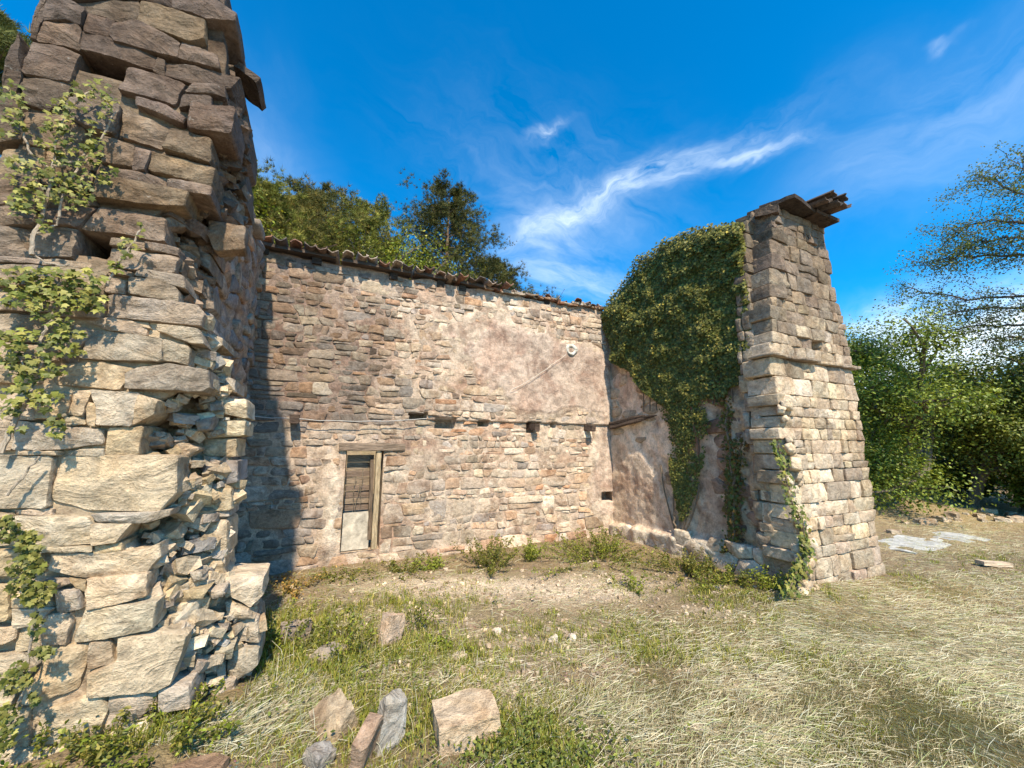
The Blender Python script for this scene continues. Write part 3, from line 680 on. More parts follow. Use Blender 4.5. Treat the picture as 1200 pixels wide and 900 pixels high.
# ---- left side wall (its inner face shows as a narrow strip behind the left pier)
leftw = thing('rubble_wall', 'narrow strip of rough dark side wall between left pier and back wall', 'wall', (-1.3, 4.6, 0))
frL = Frame((-1.02, 0, 0), (0, -1, 0), (0, 0, 1), (1, 0, 0))
ys = np.linspace(-6.02, -3.1, 110); zs = np.linspace(-.3, 4.5, 170); Y_, Z_ = np.meshgrid(ys, zs, indexing='ij')
Zt = np.minimum(Z_, 4.22+(6+Y_)*.28)
dL = .03*fbm(Y_*4, Z_*4, 0, 3, 15)+.05*fbm(Y_*9, Z_*14, 0, 4, 16)
cL = np.array([.30, .26, .23])*(1+.5*fbm(Y_*6, Z_*12, 0, 3, 17))[..., None]
nx, ny = Y_.shape; I = (np.arange(nx-1)[:, None]*ny+np.arange(ny-1)[None]).ravel()
parts_left = [mk('mortar', frL(Y_, Zt, dL).reshape(-1, 3), np.stack([I, I+ny, I+ny+1, I+1], 1), M_MORT, leftw, cL.reshape(-1, 3), smooth=True)]
V = np.array([(-1.70, 3.3, -.4), (-1.12, 3.3, -.4), (-1.12, 6.6, -.4), (-1.70, 6.6, -.4), (-1.70, 3.3, 4.90), (-1.05, 3.3, 4.90), (-1.05, 6.6, 4.15), (-1.70, 6.6, 4.15)])
parts_left.append(mk('wall_core', V, [(0, 1, 5, 4), (1, 2, 6, 5), (2, 3, 7, 6), (3, 0, 4, 7), (4, 5, 6, 7), (3, 2, 1, 0)], M_MORT, leftw, (.3, .26, .22)))
r = np.random.default_rng(77); S = course_seeds(-6, -3.2, 0, 4.3, lambda v, r: r.uniform(.12, .2), lambda h, r: h*r.uniform(1.2, 2.4), r, .4, .4, .1)
for i, c in enumerate(voronoi(S, 1.6, (-6, -.1, -3.2, 4.3), .015)):
    if c is None or len(c) < 3 or r.random() < .3: continue
    V, Fc = stone(c, frL, .02+r.normal(0, .015), -.07, (1, .9, .5), 10, .014, .012, .006, 2, 1500+i)
    parts_left.append(mk('stone', V, Fc, M_RUB, leftw, pick(PAL_LEFTLOW, r)*.9, smooth=True))

# ---- left pier, traced course by course on its real plane
A0, B0, C0, D0 = 0, 220, 440, 660
def pz(pts, off): return [(x/3.75, off+y/3.75) for x, y in pts]
FR = []  # (panel offset, points, protrusion)
def S_(off, *polys): FR.extend((pz(p, off)) for p in polys)
S_(A0, [(205, 0), (290, 0), (375, 45), (350, 105), (190, 85)], [(290, 0), (600, 0), (612, 30), (600, 92), (500, 80), (385, 45)], [(385, 54), (498, 85), (478, 168), (365, 125)],
   [(490, 105), (600, 100), (790, 190), (775, 255), (510, 185), (480, 150)], [(620, 10), (700, 30), (905, 100), (900, 180), (830, 190), (605, 95)], [(640, -10), (760, -10), (755, 35), (650, 8)],
   [(765, -8), (940, 16), (1040, 80), (1035, 118), (905, 98), (765, 42)], [(190, 92), (345, 112), (345, 208), (150, 165)], [(350, 115), (690, 245), (680, 300), (350, 208)],
   [(135, 172), (240, 190), (340, 222), (310, 300), (300, 350), (95, 310)], [(692, 252), (720, 260), (715, 320), (675, 310)], [(805, 187), (950, 240), (965, 300), (785, 255)],
   [(728, 264), (970, 306), (1050, 320), (1010, 372), (900, 375), (722, 322)], [(565, 288), (810, 360), (760, 450), (525, 395)], [(850, 370), (985, 380), (985, 425), (820, 408)],
   [(800, 420), (930, 430), (930, 475), (790, 467)], [(850, 480), (1038, 490), (1020, 605), (835, 580)], [(90, 318), (298, 355), (290, 430), (200, 475), (100, 440), (72, 330)],
   [(600, 430), (740, 470), (820, 520), (800, 540), (600, 462)], [(545, 470), (745, 545), (705, 640), (530, 590)], [(750, 560), (930, 620), (925, 715), (720, 655)],
   [(602, 648), (660, 665), (635, 745), (580, 735)], [(668, 667), (945, 735), (925, 810), (650, 740)], [(735, 785), (930, 822), (925, 868), (735, 822)],
   [(455, 600), (590, 640), (575, 725), (440, 700)], [(410, 715), (738, 777), (730, 818), (400, 760)], [(430, 768), (830, 848), (810, 905), (700, 908), (410, 870)],
   [(300, 430), (490, 415), (525, 470), (500, 590), (380, 560), (290, 500)], [(100, 480), (285, 510), (370, 565), (340, 660), (80, 610)], [(-150, 380), (70, 390), (90, 600), (-150, 600)], [(-150, 612), (180, 640), (170, 770), (-150, 740)],
   [(190, 640), (430, 668), (400, 740), (185, 690)], [(190, 700), (390, 745), (370, 840), (180, 800)], [(-150, 750), (170, 785), (170, 890), (-150, 890)], [(372, 748), (412, 772), (400, 835), (360, 820)],
   [(-150, 100), (60, 120), (85, 310), (60, 380), (-150, 370)], [(0, -60), (200, -60), (185, 80), (140, 160), (-20, 110)], [(210, -90), (560, -90), (600, -8), (205, -8)], [(570, -90), (940, -90), (935, 5), (610, -12)])
S_(B0, [(430, 80), (720, 125), (710, 225), (345, 170)], [(150, 160), (330, 178), (310, 300), (150, 290)], [(495, 222), (632, 235), (632, 263), (490, 250)], [(640, 238), (780, 260), (775, 290), (640, 265)],
   [(480, 258), (780, 302), (760, 370), (530, 350), (475, 330)], [(480, 352), (575, 372), (575, 390), (480, 372)], [(600, 357), (800, 382), (815, 440), (590, 380)], [(480, 392), (545, 410), (540, 465), (465, 455)],
   [(570, 397), (740, 407), (785, 455), (780, 495), (565, 460)], [(480, 472), (860, 510), (890, 550), (870, 600), (470, 565)], [(350, 577), (540, 572), (640, 612), (640, 642), (480, 625)], [(548, 577), (640, 587), (652, 612), (550, 595)],
   [(395, 622), (718, 667), (715, 762), (335, 745)], [(727, 670), (830, 702), (825, 772), (720, 757)], [(700, 607), (870, 622), (890, 680), (840, 680), (695, 632)], [(250, 767), (450, 767), (575, 792), (525, 885), (170, 855)],
   [(600, 792), (740, 777), (910, 802), (915, 870), (890, 893), (560, 880), (555, 822)], [(318, 602), (396, 622), (370, 660), (290, 758), (258, 740)], [(-150, 70), (150, 85), (140, 155), (-150, 150)], [(-150, 165), (140, 170), (135, 300), (-150, 300)],
   [(-150, 305), (180, 312), (180, 335), (-150, 330)], [(190, 312), (385, 322), (380, 345), (190, 338)], [(-150, 340), (240, 345), (230, 430), (-150, 430)], [(250, 350), (460, 370), (450, 470), (240, 450)], [(-150, 440), (230, 440), (230, 540), (-150, 530)], [(240, 460), (458, 480), (440, 565), (240, 560)],
   [(-150, 545), (300, 570), (250, 680), (-150, 660)], [(-150, 670), (245, 700), (235, 758), (-150, 758)], [(-150, 770), (160, 790), (160, 855), (-150, 850)], [(180, 100), (420, 80), (335, 168), (160, 150)], [(-150, -10), (400, 40), (420, 75), (170, 95), (-150, 60)])
S_(C0, [(330, 70), (398, 66), (360, 175), (300, 170)], [(405, 66), (610, 80), (575, 220), (435, 215), (430, 130)], [(612, 85), (700, 110), (680, 170), (585, 218)], [(372, 112), (425, 132), (425, 222), (390, 215)], [(290, 187), (360, 182), (365, 215), (290, 220)],
   [(480, 232), (620, 227), (600, 345), (460, 350)], [(60, 202), (250, 224), (440, 242), (445, 300), (230, 325), (50, 325)], [(-150, 352), (230, 357), (200, 580), (-150, 580)], [(265, 357), (640, 352), (770, 360), (765, 520), (690, 600), (370, 590), (215, 545)],
   [(410, 612), (740, 597), (730, 622), (640, 645), (430, 640)], [(60, 592), (220, 587), (215, 612), (60, 612)], [(70, 622), (380, 627), (400, 650), (400, 742), (160, 750), (80, 720)], [(410, 652), (580, 652), (510, 730), (410, 742)],
   [(415, 752), (530, 737), (530, 768), (410, 783)], [(160, 757), (400, 748), (400, 770), (160, 780)], [(215, 792), (640, 772), (690, 742), (695, 800), (630, 870), (370, 890), (205, 855)],
   [(-150, 200), (48, 202), (40, 325), (-150, 330)], [(-150, 592), (55, 612), (75, 740), (-150, 760)], [(-150, 770), (150, 772), (190, 860), (-150, 890)], [(160, 85), (305, 80), (290, 178), (160, 188)], [(-150, 85), (150, 92), (150, 192), (-150, 192)], [(80, 332), (260, 332), (250, 348), (80, 348)],
   [(280, 330), (450, 322), (450, 350), (280, 350)])
S_(D0, [(382, 72), (640, 52), (630, 150), (382, 205), (377, 130)], [(370, 212), (680, 172), (665, 290), (330, 350), (325, 335)], [(170, 232), (300, 227), (305, 262), (280, 360), (180, 365)], [(240, 122), (342, 122), (348, 200), (250, 228)], [(210, 70), (288, 75), (300, 92), (235, 118), (200, 112)],
   [(295, 72), (370, 77), (365, 125), (305, 92)], [(348, 137), (378, 135), (375, 200), (352, 190)], [(397, 352), (480, 347), (490, 440), (382, 470)], [(520, 332), (780, 312), (820, 320), (745, 530), (680, 560), (390, 585), (400, 480), (520, 430)],
   [(-150, 412), (100, 397), (160, 440), (90, 530), (-150, 500)], [(250, 377), (380, 362), (370, 440), (330, 560), (180, 610), (90, 620), (140, 490)], [(180, 660), (400, 587), (440, 592), (470, 640), (420, 770), (130, 820)], [(480, 592), (680, 577), (670, 640), (600, 690), (460, 750)],
   [(690, 562), (830, 552), (830, 640), (700, 660)], [(75, 292), (160, 272), (170, 370), (65, 390)], [(-150, 282), (70, 282), (70, 330), (-150, 405)], [(-150, 105), (50, 102), (45, 240), (-150, 265)], [(60, 200), (230, 200), (165, 262), (60, 282)], [(-150, 520), (70, 540), (20, 660), (-150, 640)],
   [(-150, 655), (110, 650), (110, 820), (-150, 820)], [(60, 120), (190, 122), (230, 190), (60, 192)], [(480, 760), (650, 690), (700, 860), (470, 880)], [(-150, 830), (430, 830), (430, 1000), (-150, 1000)])
YF = 2.75
pier = thing('stone_pier', 'tall broken stone pier at the left with ivy and two putlog holes', 'wall', (-1.1, 3.0, .1))
parts_pier = []
frF = Frame((0, YF, 0), (1, 0, 0), (0, 0, 1), (0, -1, 0))
PAL_LOW = [(.47, .415, .33), (.49, .445, .36), (.44, .39, .30), (.50, .46, .385), (.42, .385, .33), (.47, .41, .30), (.39, .365, .33)]
PAL_UP = [(.27, .225, .19), (.30, .25, .205), (.25, .215, .19), (.31, .255, .19), (.27, .23, .205), (.235, .20, .18)]
r = np.random.default_rng(5)
for i, pp in enumerate(FR):
    P = np.array([onY(x, y, YF)[[0, 2]] for x, y in pp])
    if P[:, 1].max() < -.1: continue
    c0 = P.mean(0); ext = P.max(0)-P.min(0)
    P = c0+(P-c0)*(1+.012/np.maximum(ext, .05))
    P[:, 0] = np.maximum(P[:, 0], -1.66-.03*((i*7) % 3))
    if P[:, 0].max()-P[:, 0].min() < .04: continue
    t = np.clip((c0[1]-1.6)/1.3, 0, 1); c = pick(PAL_UP, r, .12)*t+pick(PAL_LOW, r, .09)*(1-t)
    area = ext[0]*ext[1]; big = area > .02
    V, Fc = stone(P, frF, r.uniform(-.012, .022)+(.05 if i in (16, 6) else 0), -.30, (1, .975, .92, .8, .62, .42, .2) if big else (1, .95, .8, .45), 40 if big else 22,
                  .017 if big else .012, .004, .004, 6 if big else 3, 2000+i, bands=26)
    parts_pier.append(mk('stone', V, Fc, M_PIER, pier, c, smooth=True, sharp=.5))
# rear leaf and rubble of the torn end: stones nearer the room
RE = []
def R_(off, Yp, *polys): RE.extend((Yp, pz(p, off)) for p in polys)
R_(A0, 3.22, [(905, -60), (1000, -60), (990, 60), (940, 40)], [(960, 60), (1045, 110), (1055, 200), (1030, 290), (985, 290), (1000, 150)], [(920, 190), (1000, 230), (1050, 300), (960, 305)], [(990, 480), (1085, 500), (1100, 580), (1030, 610)],
   [(1030, 570), (1105, 590), (1090, 700), (1000, 730), (960, 720), (1020, 620)], [(945, 725), (1080, 735), (1080, 890), (1000, 880), (1040, 960), (1000, 960), (930, 830)], [(1000, 300), (1050, 320), (1080, 470), (1000, 480)])
R_(B0, 3.12, [(737, 142), (790, 150), (870, 180), (860, 232), (745, 208)], [(860, 205), (940, 230), (940, 300), (860, 250)], [(800, 240), (930, 300), (925, 372), (790, 292)], [(785, 342), (885, 357), (920, 430), (920, 500), (880, 530), (810, 412)],
   [(888, 627), (985, 667), (985, 697), (900, 690)], [(845, 702), (960, 742), (950, 800), (840, 790)], [(918, 808), (1035, 842), (1035, 898), (900, 888)], [(700, 85), (830, 100), (810, 160), (720, 140)], [(900, 540), (940, 560), (940, 640), (880, 620)])
R_(B0, 3.0, [(910, 132), (1080, 162), (1075, 265), (940, 270), (905, 200)])
R_(C0, 3.15, [(890, 97), (1085, 102), (1085, 190), (890, 152)], [(890, 282), (1040, 272), (1040, 360), (885, 355)], [(950, 372), (1045, 372), (1045, 470), (990, 480)], [(960, 195), (1080, 200), (1075, 265), (900, 275)],
   [(760, 500), (1020, 492), (1025, 590), (745, 605)], [(740, 612), (1010, 592), (1010, 625), (740, 635)], [(800, 642), (1000, 632), (1000, 790), (880, 812), (800, 740)], [(705, 742), (800, 732), (885, 745), (880, 830), (700, 830)],
   [(820, 815), (980, 800), (990, 880), (820, 890)])
R_(C0, 2.98, [(755, 280), (880, 320), (790, 385), (750, 350)], [(640, 100), (760, 100), (740, 150), (690, 165)], [(620, 210), (700, 230), (680, 290), (620, 280)], [(590, 640), (640, 660), (620, 700), (560, 720)], [(740, 160), (840, 190), (820, 220), (740, 215)], [(860, 200), (940, 180), (920, 240), (870, 250)])
R_(D0, 3.12, [(980, 62), (1155, 57), (1155, 150), (1100, 200), (1000, 132)], [(990, 252), (1130, 242), (1140, 360), (1000, 345)], [(1000, 372), (1140, 372), (1130, 450), (1030, 530), (1000, 500)], [(850, 380), (985, 350), (990, 500), (870, 490)], [(870, 502), (1040, 492), (1030, 620), (830, 640)],
   [(990, 165), (1090, 200), (1120, 238), (1000, 245)])
R_(D0, 2.95, [(725, 177), (845, 147), (850, 205), (750, 225)], [(800, 117), (930, 102), (900, 150), (820, 150)], [(675, 227), (750, 260), (740, 272), (680, 262)], [(755, 277), (820, 252), (810, 305), (780, 305)], [(690, 20), (700, 10), (760, 60), (690, 90)],
   [(780, 422), (890, 392), (800, 540), (770, 540)], [(830, 40), (880, 35), (900, 75), (850, 85)], [(640, 60), (680, 10), (690, 70), (650, 130)], [(690, 300), (750, 270), (740, 300), (700, 320)], [(840, 290), (900, 285), (890, 320), (845, 318)], [(910, 120), (990, 110), (985, 150), (930, 158)])
BLUE = [(.30, .31, .33), (.36, .36, .36), (.42, .40, .36)]
for i, (Yp, pp) in enumerate(RE):
    P = np.array([onY(x, y, Yp)[[0, 2]] for x, y in pp]); c0 = P.mean(0)
    t = np.clip((c0[1]-2.2)/1.2, 0, 1); c = pick(PAL_UP, r)*t*.9+pick(PAL_LOW+BLUE, r, .09)*(1-t*.95)
    fr_ = Frame((0, Yp, 0), (1, 0, 0), (0, 0, 1), (0, -1, 0))
    V, Fc = stone(P, fr_, r.uniform(-.02, .03), -.34 if Yp > 3.05 else -.14, (1, .97, .88, .68, .4), 26, .018, .012, .005, 4, 3000+i)
    parts_pier.append(mk('stone', V, Fc, M_PIER, pier, c, smooth=True, sharp=.5))
PXF = [(235, -80), (237, 0), (272, 30), (276, 80), (272, 145), (246, 175), (248, 205), (218, 235), (188, 270), (206, 310), (205, 340), (232, 370), (232, 395), (240, 450), (182, 480), (162, 520), (200, 560), (198, 590), (150, 625), (182, 650), (168, 690), (178, 725), (214, 760), (195, 800), (178, 850), (178, 900)]
PXR = [(255, -80), (265, 0), (276, 50), (276, 100), (288, 160), (286, 200), (280, 240), (280, 285), (245, 310), (242, 350), (240, 390), (250, 410), (270, 460), (284, 490), (272, 540), (270, 590), (262, 650), (296, 690), (298, 740), (298, 780), (270, 820), (270, 900)]
fz = sorted([(onY(x, y, 2.82)[2], onY(x, y, 2.82)[0]) for x, y in PXF]); rz_ = sorted([(onY(x, y, 3.2)[2], onY(x, y, 3.2)[0]) for x, y in PXR])
xf = lambda z: np.interp(z, [a for a, b in fz], [b for a, b in fz]); xr = lambda z: np.interp(z, [a for a, b in rz_], [b for a, b in rz_])
HL = [onY(x, y, 2.82) for x, y in ((82, 62), (146, 98), (83, 268), (132, 306))]
zs = np.linspace(-.3, 5.0, 210); T = 150; V = []; CC = []
for z in zs:
    a = xf(z)-.05; b = xr(z)-.05; q = min(a, b)-.01
    prof = [(-1.62, 3.5), (-1.62, 2.79), (a, 2.79), (a+.0, 2.88), (q-.02, 3.0), (q, 3.1), (b-.02, 3.2), (b, 3.28), (b-.02, 3.5), (-1.0, 3.5)]
    Q = np.array(prof); L = np.r_[0, np.cumsum(np.linalg.norm(np.diff(Q, axis=0), axis=1)*np.array([.5, 1, 1, 1.5, 1.5, 1.5, 1, .6, .3]))]; t = np.linspace(0, L[-1], T)
    V.append(np.stack([np.interp(t, L, Q[:, 0]), np.interp(t, L, Q[:, 1]), np.full(T, z)], 1))
V = np.array(V).reshape(-1, 3)
ins = (V[:, 1] > 2.86) & (V[:, 0] > -1.6)
V = V+np.stack([fbm(V[:, 0]*9, V[:, 1]*9, V[:, 2]*9, 4, s) for s in (1, 2, 3)], 1)*(.015+.035*ins[:, None])
for a, b in ((HL[0], HL[1]), (HL[2], HL[3])):
    m_ = (V[:, 0] > a[0]) & (V[:, 0] < b[0]) & (V[:, 2] < a[2]) & (V[:, 2] > b[2]) & (V[:, 1] < 2.9); V[m_, 1] += .42
n_ = len(zs); I = (np.arange(n_-1)[:, None]*T+np.arange(T-1)[None]).ravel()
cc = np.array([.40, .34, .26])*(1+.5*fbm(V[:, 0]*12, V[:, 1]*12, V[:, 2]*12, 3, 9))[:, None]*np.where(V[:, 2:3] > 2.4, .7, 1)
parts_pier.append(mk('rubble_core', V, np.stack([I, I+1, I+T+1, I+T], 1), M_CORE, pier, cc, smooth=True))
# small rubble chips on the torn end
chips = Bag()
for i in range(560):
    z = r.uniform(.1, 3.9)**1.0; a = xf(z)-.05; b = xr(z)-.03; t = r.random(); x = a*(1-t)+b*t-(.01*math.sin(math.pi*t)); y = 2.88+.36*t
    s = r.uniform(.015, .05)*(1.9 if r.random() < .25 else 1); v, f = roughbox((s*1.9, s*1.3, s*.8), (2, 2, 1), s*.22, 20, i)
    chips.add(rot(v, r.normal(0, .4), r.normal(0, .4), r.uniform(0, 6), (x+.03, y-.02, z)), f, pick(PAL_LOW+PAL_LOW+BLUE if z < 2.4 else PAL_UP, r))
parts_pier.append(chips.make('rubble_chips', M_PIER, pier, kind='stuff'))
# overhanging roof slate on the torn edge
v, f = roughbox((.17, .30, .05), (5, 5, 2), .016, 8, 3); q = onY(293, 100, 3.1)
parts_pier.append(mk('eaves_slab', rot(v, .15, .5, .1, (q[0], 3.1, q[2])), f, M_PIER, pier, (.16, .14, .13), label='dark slab jutting from the torn edge'))

# ---- right pier: squared courses on the front, toothed torn end on the left
rp = thing('stone_pier', 'tall squared-stone pier at the right topped with slabs and tiles', 'wall', (5.7, 3.0, 0))
parts_rp = []; r = np.random.default_rng(99)
def xl(z): return np.interp(z, [-.2, 0, .8, 1.6, 2.55, 3.6, 4.8], [4.78, 4.80, 4.79, 4.76, 4.74, 4.90, 5.12])
def xrr(z): return np.interp(z, [-.2, 0, 2.6, 2.62, 3.15, 3.16, 3.62, 3.63, 4.9], [6.64, 6.64, 6.62, 6.60, 6.60, 6.60, 6.58, 6.45, 6.42])
PAL_R = [(.44, .39, .32), (.41, .365, .30), (.47, .42, .35), (.37, .33, .28), (.46, .40, .31), (.43, .39, .34), (.40, .36, .31)]
z = -.22; ci = 0
while z < 4.80:
    h = r.uniform(.12, .23) if z < 4.2 else r.uniform(.10, .17)
    if z > 2.52 and not globals().get('_led'):
        _led = True; h = .045; x = xl(z)-.12
        while x < 6.66:
            w = min(r.uniform(.35, .6), 6.68-x)
            P = [(x+.004, z+.003), (x+w-.004, z+.003), (x+w-.004, z+h), (x+.004, z+h)]
            if w > .06:
                V, Fc = stone(P, frF, .055+r.uniform(-.015, .015), -.22, (1, .9, .5), 22, .008, .004, .004, 2, 4000+ci*20+int(x*10)); parts_rp.append(mk('ledge_stone', V, Fc, M_ASH, rp, pick(PAL_R, r)*.75, smooth=True))
            x += w
        z += h; continue
    zc = z+h/2; prot_ = r.random() < .22; x = xl(zc)+(r.uniform(-.08, -.03) if prot_ else r.uniform(-.008, .02)); xe = xrr(zc)+r.uniform(-.012, .012); off = -.015 if z > 2.6 else .0
    if z > 4.55: xe -= .0
    k = 0; tops = r.normal(0, .004)
    while x < xe-.03:
        w = h*r.uniform(.7, 2.6); w = np.clip(w, .10, .50)
        if k == 0 and prot_: w = max(w, .30)
        if xe-x-w < .12: w = xe-x
        jt = r.normal(0, .006, 4); g = .003
        rows = [(z, z+h)] if r.random() > .16 or h < .16 else [(z, z+h*.45), (z+h*.45, z+h)]
        for (za, zb) in rows:
            P = [(x+g+jt[0], za+g+tops), (x+w-g+jt[1], za+g), (x+w-g+jt[2], zb-g), (x+g+jt[3], zb-g+tops)]
            c = pick(PAL_R, r, .15); tt = np.clip((zc-3.0)/1.4, 0, 1); c = c*(1-.25*tt)*(np.array([.95, .92, .90]) if x > 6.2 else 1)
            yb = np.exp(-(((x-5.2)/.5)**2+((zc-.9)/.9)**2)); c = c*(1+.25*yb)
            edge_ = k == 0
            V, Fc = stone(P, frF, off+r.uniform(-.012, .016)+(.02 if edge_ and prot_ else 0), -.34 if edge_ else -.12, (1, .96, .8, .45) if not edge_ else (1, .97, .88, .68, .35), 22 if not edge_ else 28, .011 if not edge_ else .02, .006, .004, 3, 4100+ci)
            if not (abs(zc-2.95) < .10 and 5.75 < x+w/2 < 6.05 and not globals().get('_hole')): parts_rp.append(mk('stone', V, Fc, M_ASH, rp, c, smooth=True, sharp=.5))
            else: _hole = True
            ci += 1
        x += w; k += 1
    z += h
ztop_r = z
# torn end facing left: a second leaf of stones and rubble set further back
frT = Frame((4.86, 0, 0), (0, 1, 0), (0, 0, 1), (-1, 0, 0))
z = -.1
while z < 4.55:
    h = r.uniform(.12, .26); y = 2.99+r.uniform(-.03, .03)
    while y < 3.16:
        w = r.uniform(.10, .22); w = min(w, 3.20-y)
        if w > .06:
            dx = (xl(z+h/2)-4.80)*.45; P = [(y+.006, z+.006), (y+w-.006, z+.008), (y+w-.008, z+h-.006), (y+.005, z+h-.004)]
            V, Fc = stone(P, frT, -dx+r.uniform(.03, .07), -dx-.25, (1, .95, .8, .45), 20, .018, .01, .006, 3, 5000+ci); ci += 1
            cc_ = pick(PAL_R, r, .1)*.8*(1-.2*np.clip((z-2.8)/1.5, 0, 1)); parts_rp.append(mk('stone', V, Fc, M_ASH, rp, cc_, smooth=True, sharp=.5))
        y += w
    z += h
zs = np.linspace(-.3, ztop_r-.02, 190); T = 150; V = []
for z in zs:
    a = xl(z)+.03; b = xrr(z)-.02
    Q = np.array([(b, 3.5), (b, 2.785), (a+.06, 2.785), (a+.04, 2.90), (a*.6+4.84*.4+.08, 3.0), (a*.6+4.84*.4+.10, 3.2), (a+.14, 3.48), (a+.3, 3.5)])
    L = np.r_[0, np.cumsum(np.linalg.norm(np.diff(Q, axis=0), axis=1))]; t = np.linspace(0, L[-1], T)
    V.append(np.stack([np.interp(t, L, Q[:, 0]), np.interp(t, L, Q[:, 1]), np.full(T, z)], 1))
V = np.array(V).reshape(-1, 3); ins = (V[:, 0] < xl(V[:, 2])+.2)&(V[:, 1] > 2.86)
V = V+np.stack([fbm(V[:, 0]*9, V[:, 1]*9, V[:, 2]*9, 4, s) for s in (11, 12, 13)], 1)*(.012+.07*ins[:, None])
m_ = (V[:, 0] > 5.72) & (V[:, 0] < 5.93) & (abs(V[:, 2]-2.95) < .07) & (V[:, 1] < 2.9); V[m_, 1] += .3
n_ = len(zs); I = (np.arange(n_-1)[:, None]*T+np.arange(T-1)[None]).ravel()
cc = np.array([.42, .36, .28])*(1+.4*fbm(V[:, 0]*10, V[:, 1]*10, V[:, 2]*10, 3, 9))[:, None]
parts_rp.append(mk('rubble_core', V, np.stack([I, I+T, I+T+1, I+1], 1), M_CORE, rp, cc, smooth=True))
tp = [(xl(4.8)+.02, 2.79), (6.42, 2.79), (6.42, 3.5), (xl(4.8)+.1, 3.5)]
parts_rp.append(mk('top_fill', [(x, y, ztop_r-.025) for x, y in tp]+[(x, y, ztop_r-.2) for x, y in tp], [(0, 1, 2, 3), (0, 4, 5, 1), (1, 5, 6, 2), (2, 6, 7, 3), (3, 7, 4, 0)], M_CORE, rp, (.36, .30, .25)))
# white-plastered broken corner low down
for i in range(34):
    z = r.uniform(.0, 2.2); x = xl(z)+r.uniform(-.03, .22)-(.08 if z < .3 else 0); y = 2.70+(-.05 if z < .25 else 0)+r.uniform(-.02, .05)
    s = r.uniform(.05, .13); v, f = roughbox((s*1.2, s*.8, s), (3, 3, 3), s*.16, 9, i)
    parts_rp.append(mk('stone', rot(v, r.normal(0, .2), r.normal(0, .2), r.uniform(0, 1), (x, y, z)), f, M_ASH, rp, np.array([.58, .52, .43])*(1+r.normal(0, .08)), smooth=True))
# slabs, tiles and rafter on top
def slab(cx, cy, cz, sx, sy, sz, rx, ry, rz, c, seed, name='roof_slab', m=M_ASH, sub=(7, 6, 2), amp=.012, **kw):
    v, f = roughbox((sx, sy, sz), sub, amp, 5, seed); parts_rp.append(mk(name, rot(v, rx, ry, rz, (cx, cy, cz)), f, m, rp, c, **kw))
zt = ztop_r
slab(5.60, 2.88, zt+.06, .74, .58, .05, .10, -.03, .12, (.10, .09, .085), 1); slab(6.16, 2.86, zt+.01, .42, .58, .05, .06, .12, -.1, (.12, .10, .09), 2); slab(5.28, 3.05, zt-.0, .34, .4, .09, 0, -.25, .2, (.28, .24, .21), 3)
slab(5.12, 2.82, zt-.10, .26, .26, .09, .1, -.25, .5, (.20, .17, .15), 6)
slab(5.80, 3.15, zt+.15, .10, .6, .07, .15, 0, -.5, (.17, .13, .10), 4, 'rafter_stub', M_WOOD)
slab(5.50, 2.86, zt+.11, .42, .4, .03, .12, -.05, .3, (.14, .12, .11), 5)
for k, (x, y, z, a) in enumerate(((6.02, 2.52, .10, 0), (6.20, 2.48, .09, .1), (6.38, 2.46, .08, -.1), (6.11, 2.50, .20, .05), (6.30, 2.46, .19, .2), (5.95, 2.8, .14, .4))):
    v, f = tm[(1, 1, 2, 0, 0, 1)[k]]; parts_rp.append(mk('roof_tile', rot(v, .12, .1*(k-2), a, (x-.16, y+.10, zt+z)), f, M_TILE, rp, np.array(TC[(0, 4, 1, 0, 4, 4)[k]])*.7))
for (rt_, l_) in ((backw, (2, 6, 0)), (sidew, (4.95, 4.5, 0)), (leftw, (-1.3, 4.6, 0)), (pier, (-1.1, 3.0, .1)), (rp, (5.7, 3.0, 0)), (door, (.49, 6.2, .17))): rebase(rt_, l_)

# ------------------------------------------------------------------ leaves
def frames(Nrm, r, spin=None):
    Nrm = Nrm/np.linalg.norm(Nrm, axis=1)[:, None]; a = np.where(np.abs(Nrm[:, 2:3]) < .9, [[0, 0, 1.]], [[1., 0, 0]])
    U = np.cross(a, Nrm); U /= np.linalg.norm(U, axis=1)[:, None]; Vv = np.cross(Nrm, U)
    t = r.uniform(0, 2*math.pi, len(Nrm)) if spin is None else spin
    c, s = np.cos(t)[:, None], np.sin(t)[:, None]
    return U*c+Vv*s, Vv*c-U*s, Nrm
def scatter(P, Nrm, size, tmpl, faces, r, spin=None):
    """copies of a small leaf outline, one per point"""
    U, Vv, Nn = frames(Nrm, r, spin); T = np.asarray(tmpl, float); n = len(P); k = len(T); size = np.broadcast_to(size, (n,))
    V = P[:, None]+size[:, None, None]*(T[None, :, 0:1]*U[:, None]+T[None, :, 1:2]*Vv[:, None]+T[None, :, 2:3]*Nn[:, None])
    Fc = (np.arange(n)[:, None, None]*k+np.asarray(faces)[None]).reshape(-1, 3)
    return V.reshape(-1, 3), Fc, k
IVY_T = [(0, 0, 0), (0, -.42, -.05), (.42, -.42, -.10), (.30, -.10, 0), (.55, .12, -.10), (.20, .22, 0), (0, .62, -.12), (-.20, .22, 0), (-.55, .12, -.10), (-.30, -.10, 0), (-.42, -.42, -.10)]
IVY_F = [(0, i, i+1) for i in range(1, 10)]+[(0, 10, 1)]
OV_T = [(0, -.5, 0), (.28, -.1, .06), (.2, .3, .02), (0, .55, -.08), (-.2, .3, .02), (-.28, -.1, .06)]; OV_F = [(0, 1, 2), (0, 2, 3), (0, 3, 4), (0, 4, 5)]
QD_T = [(0, -.5, 0), (.3, .05, .05), (0, .55, -.05), (-.3, .05, .05)]; QD_F = [(0, 1, 2), (0, 2, 3)]
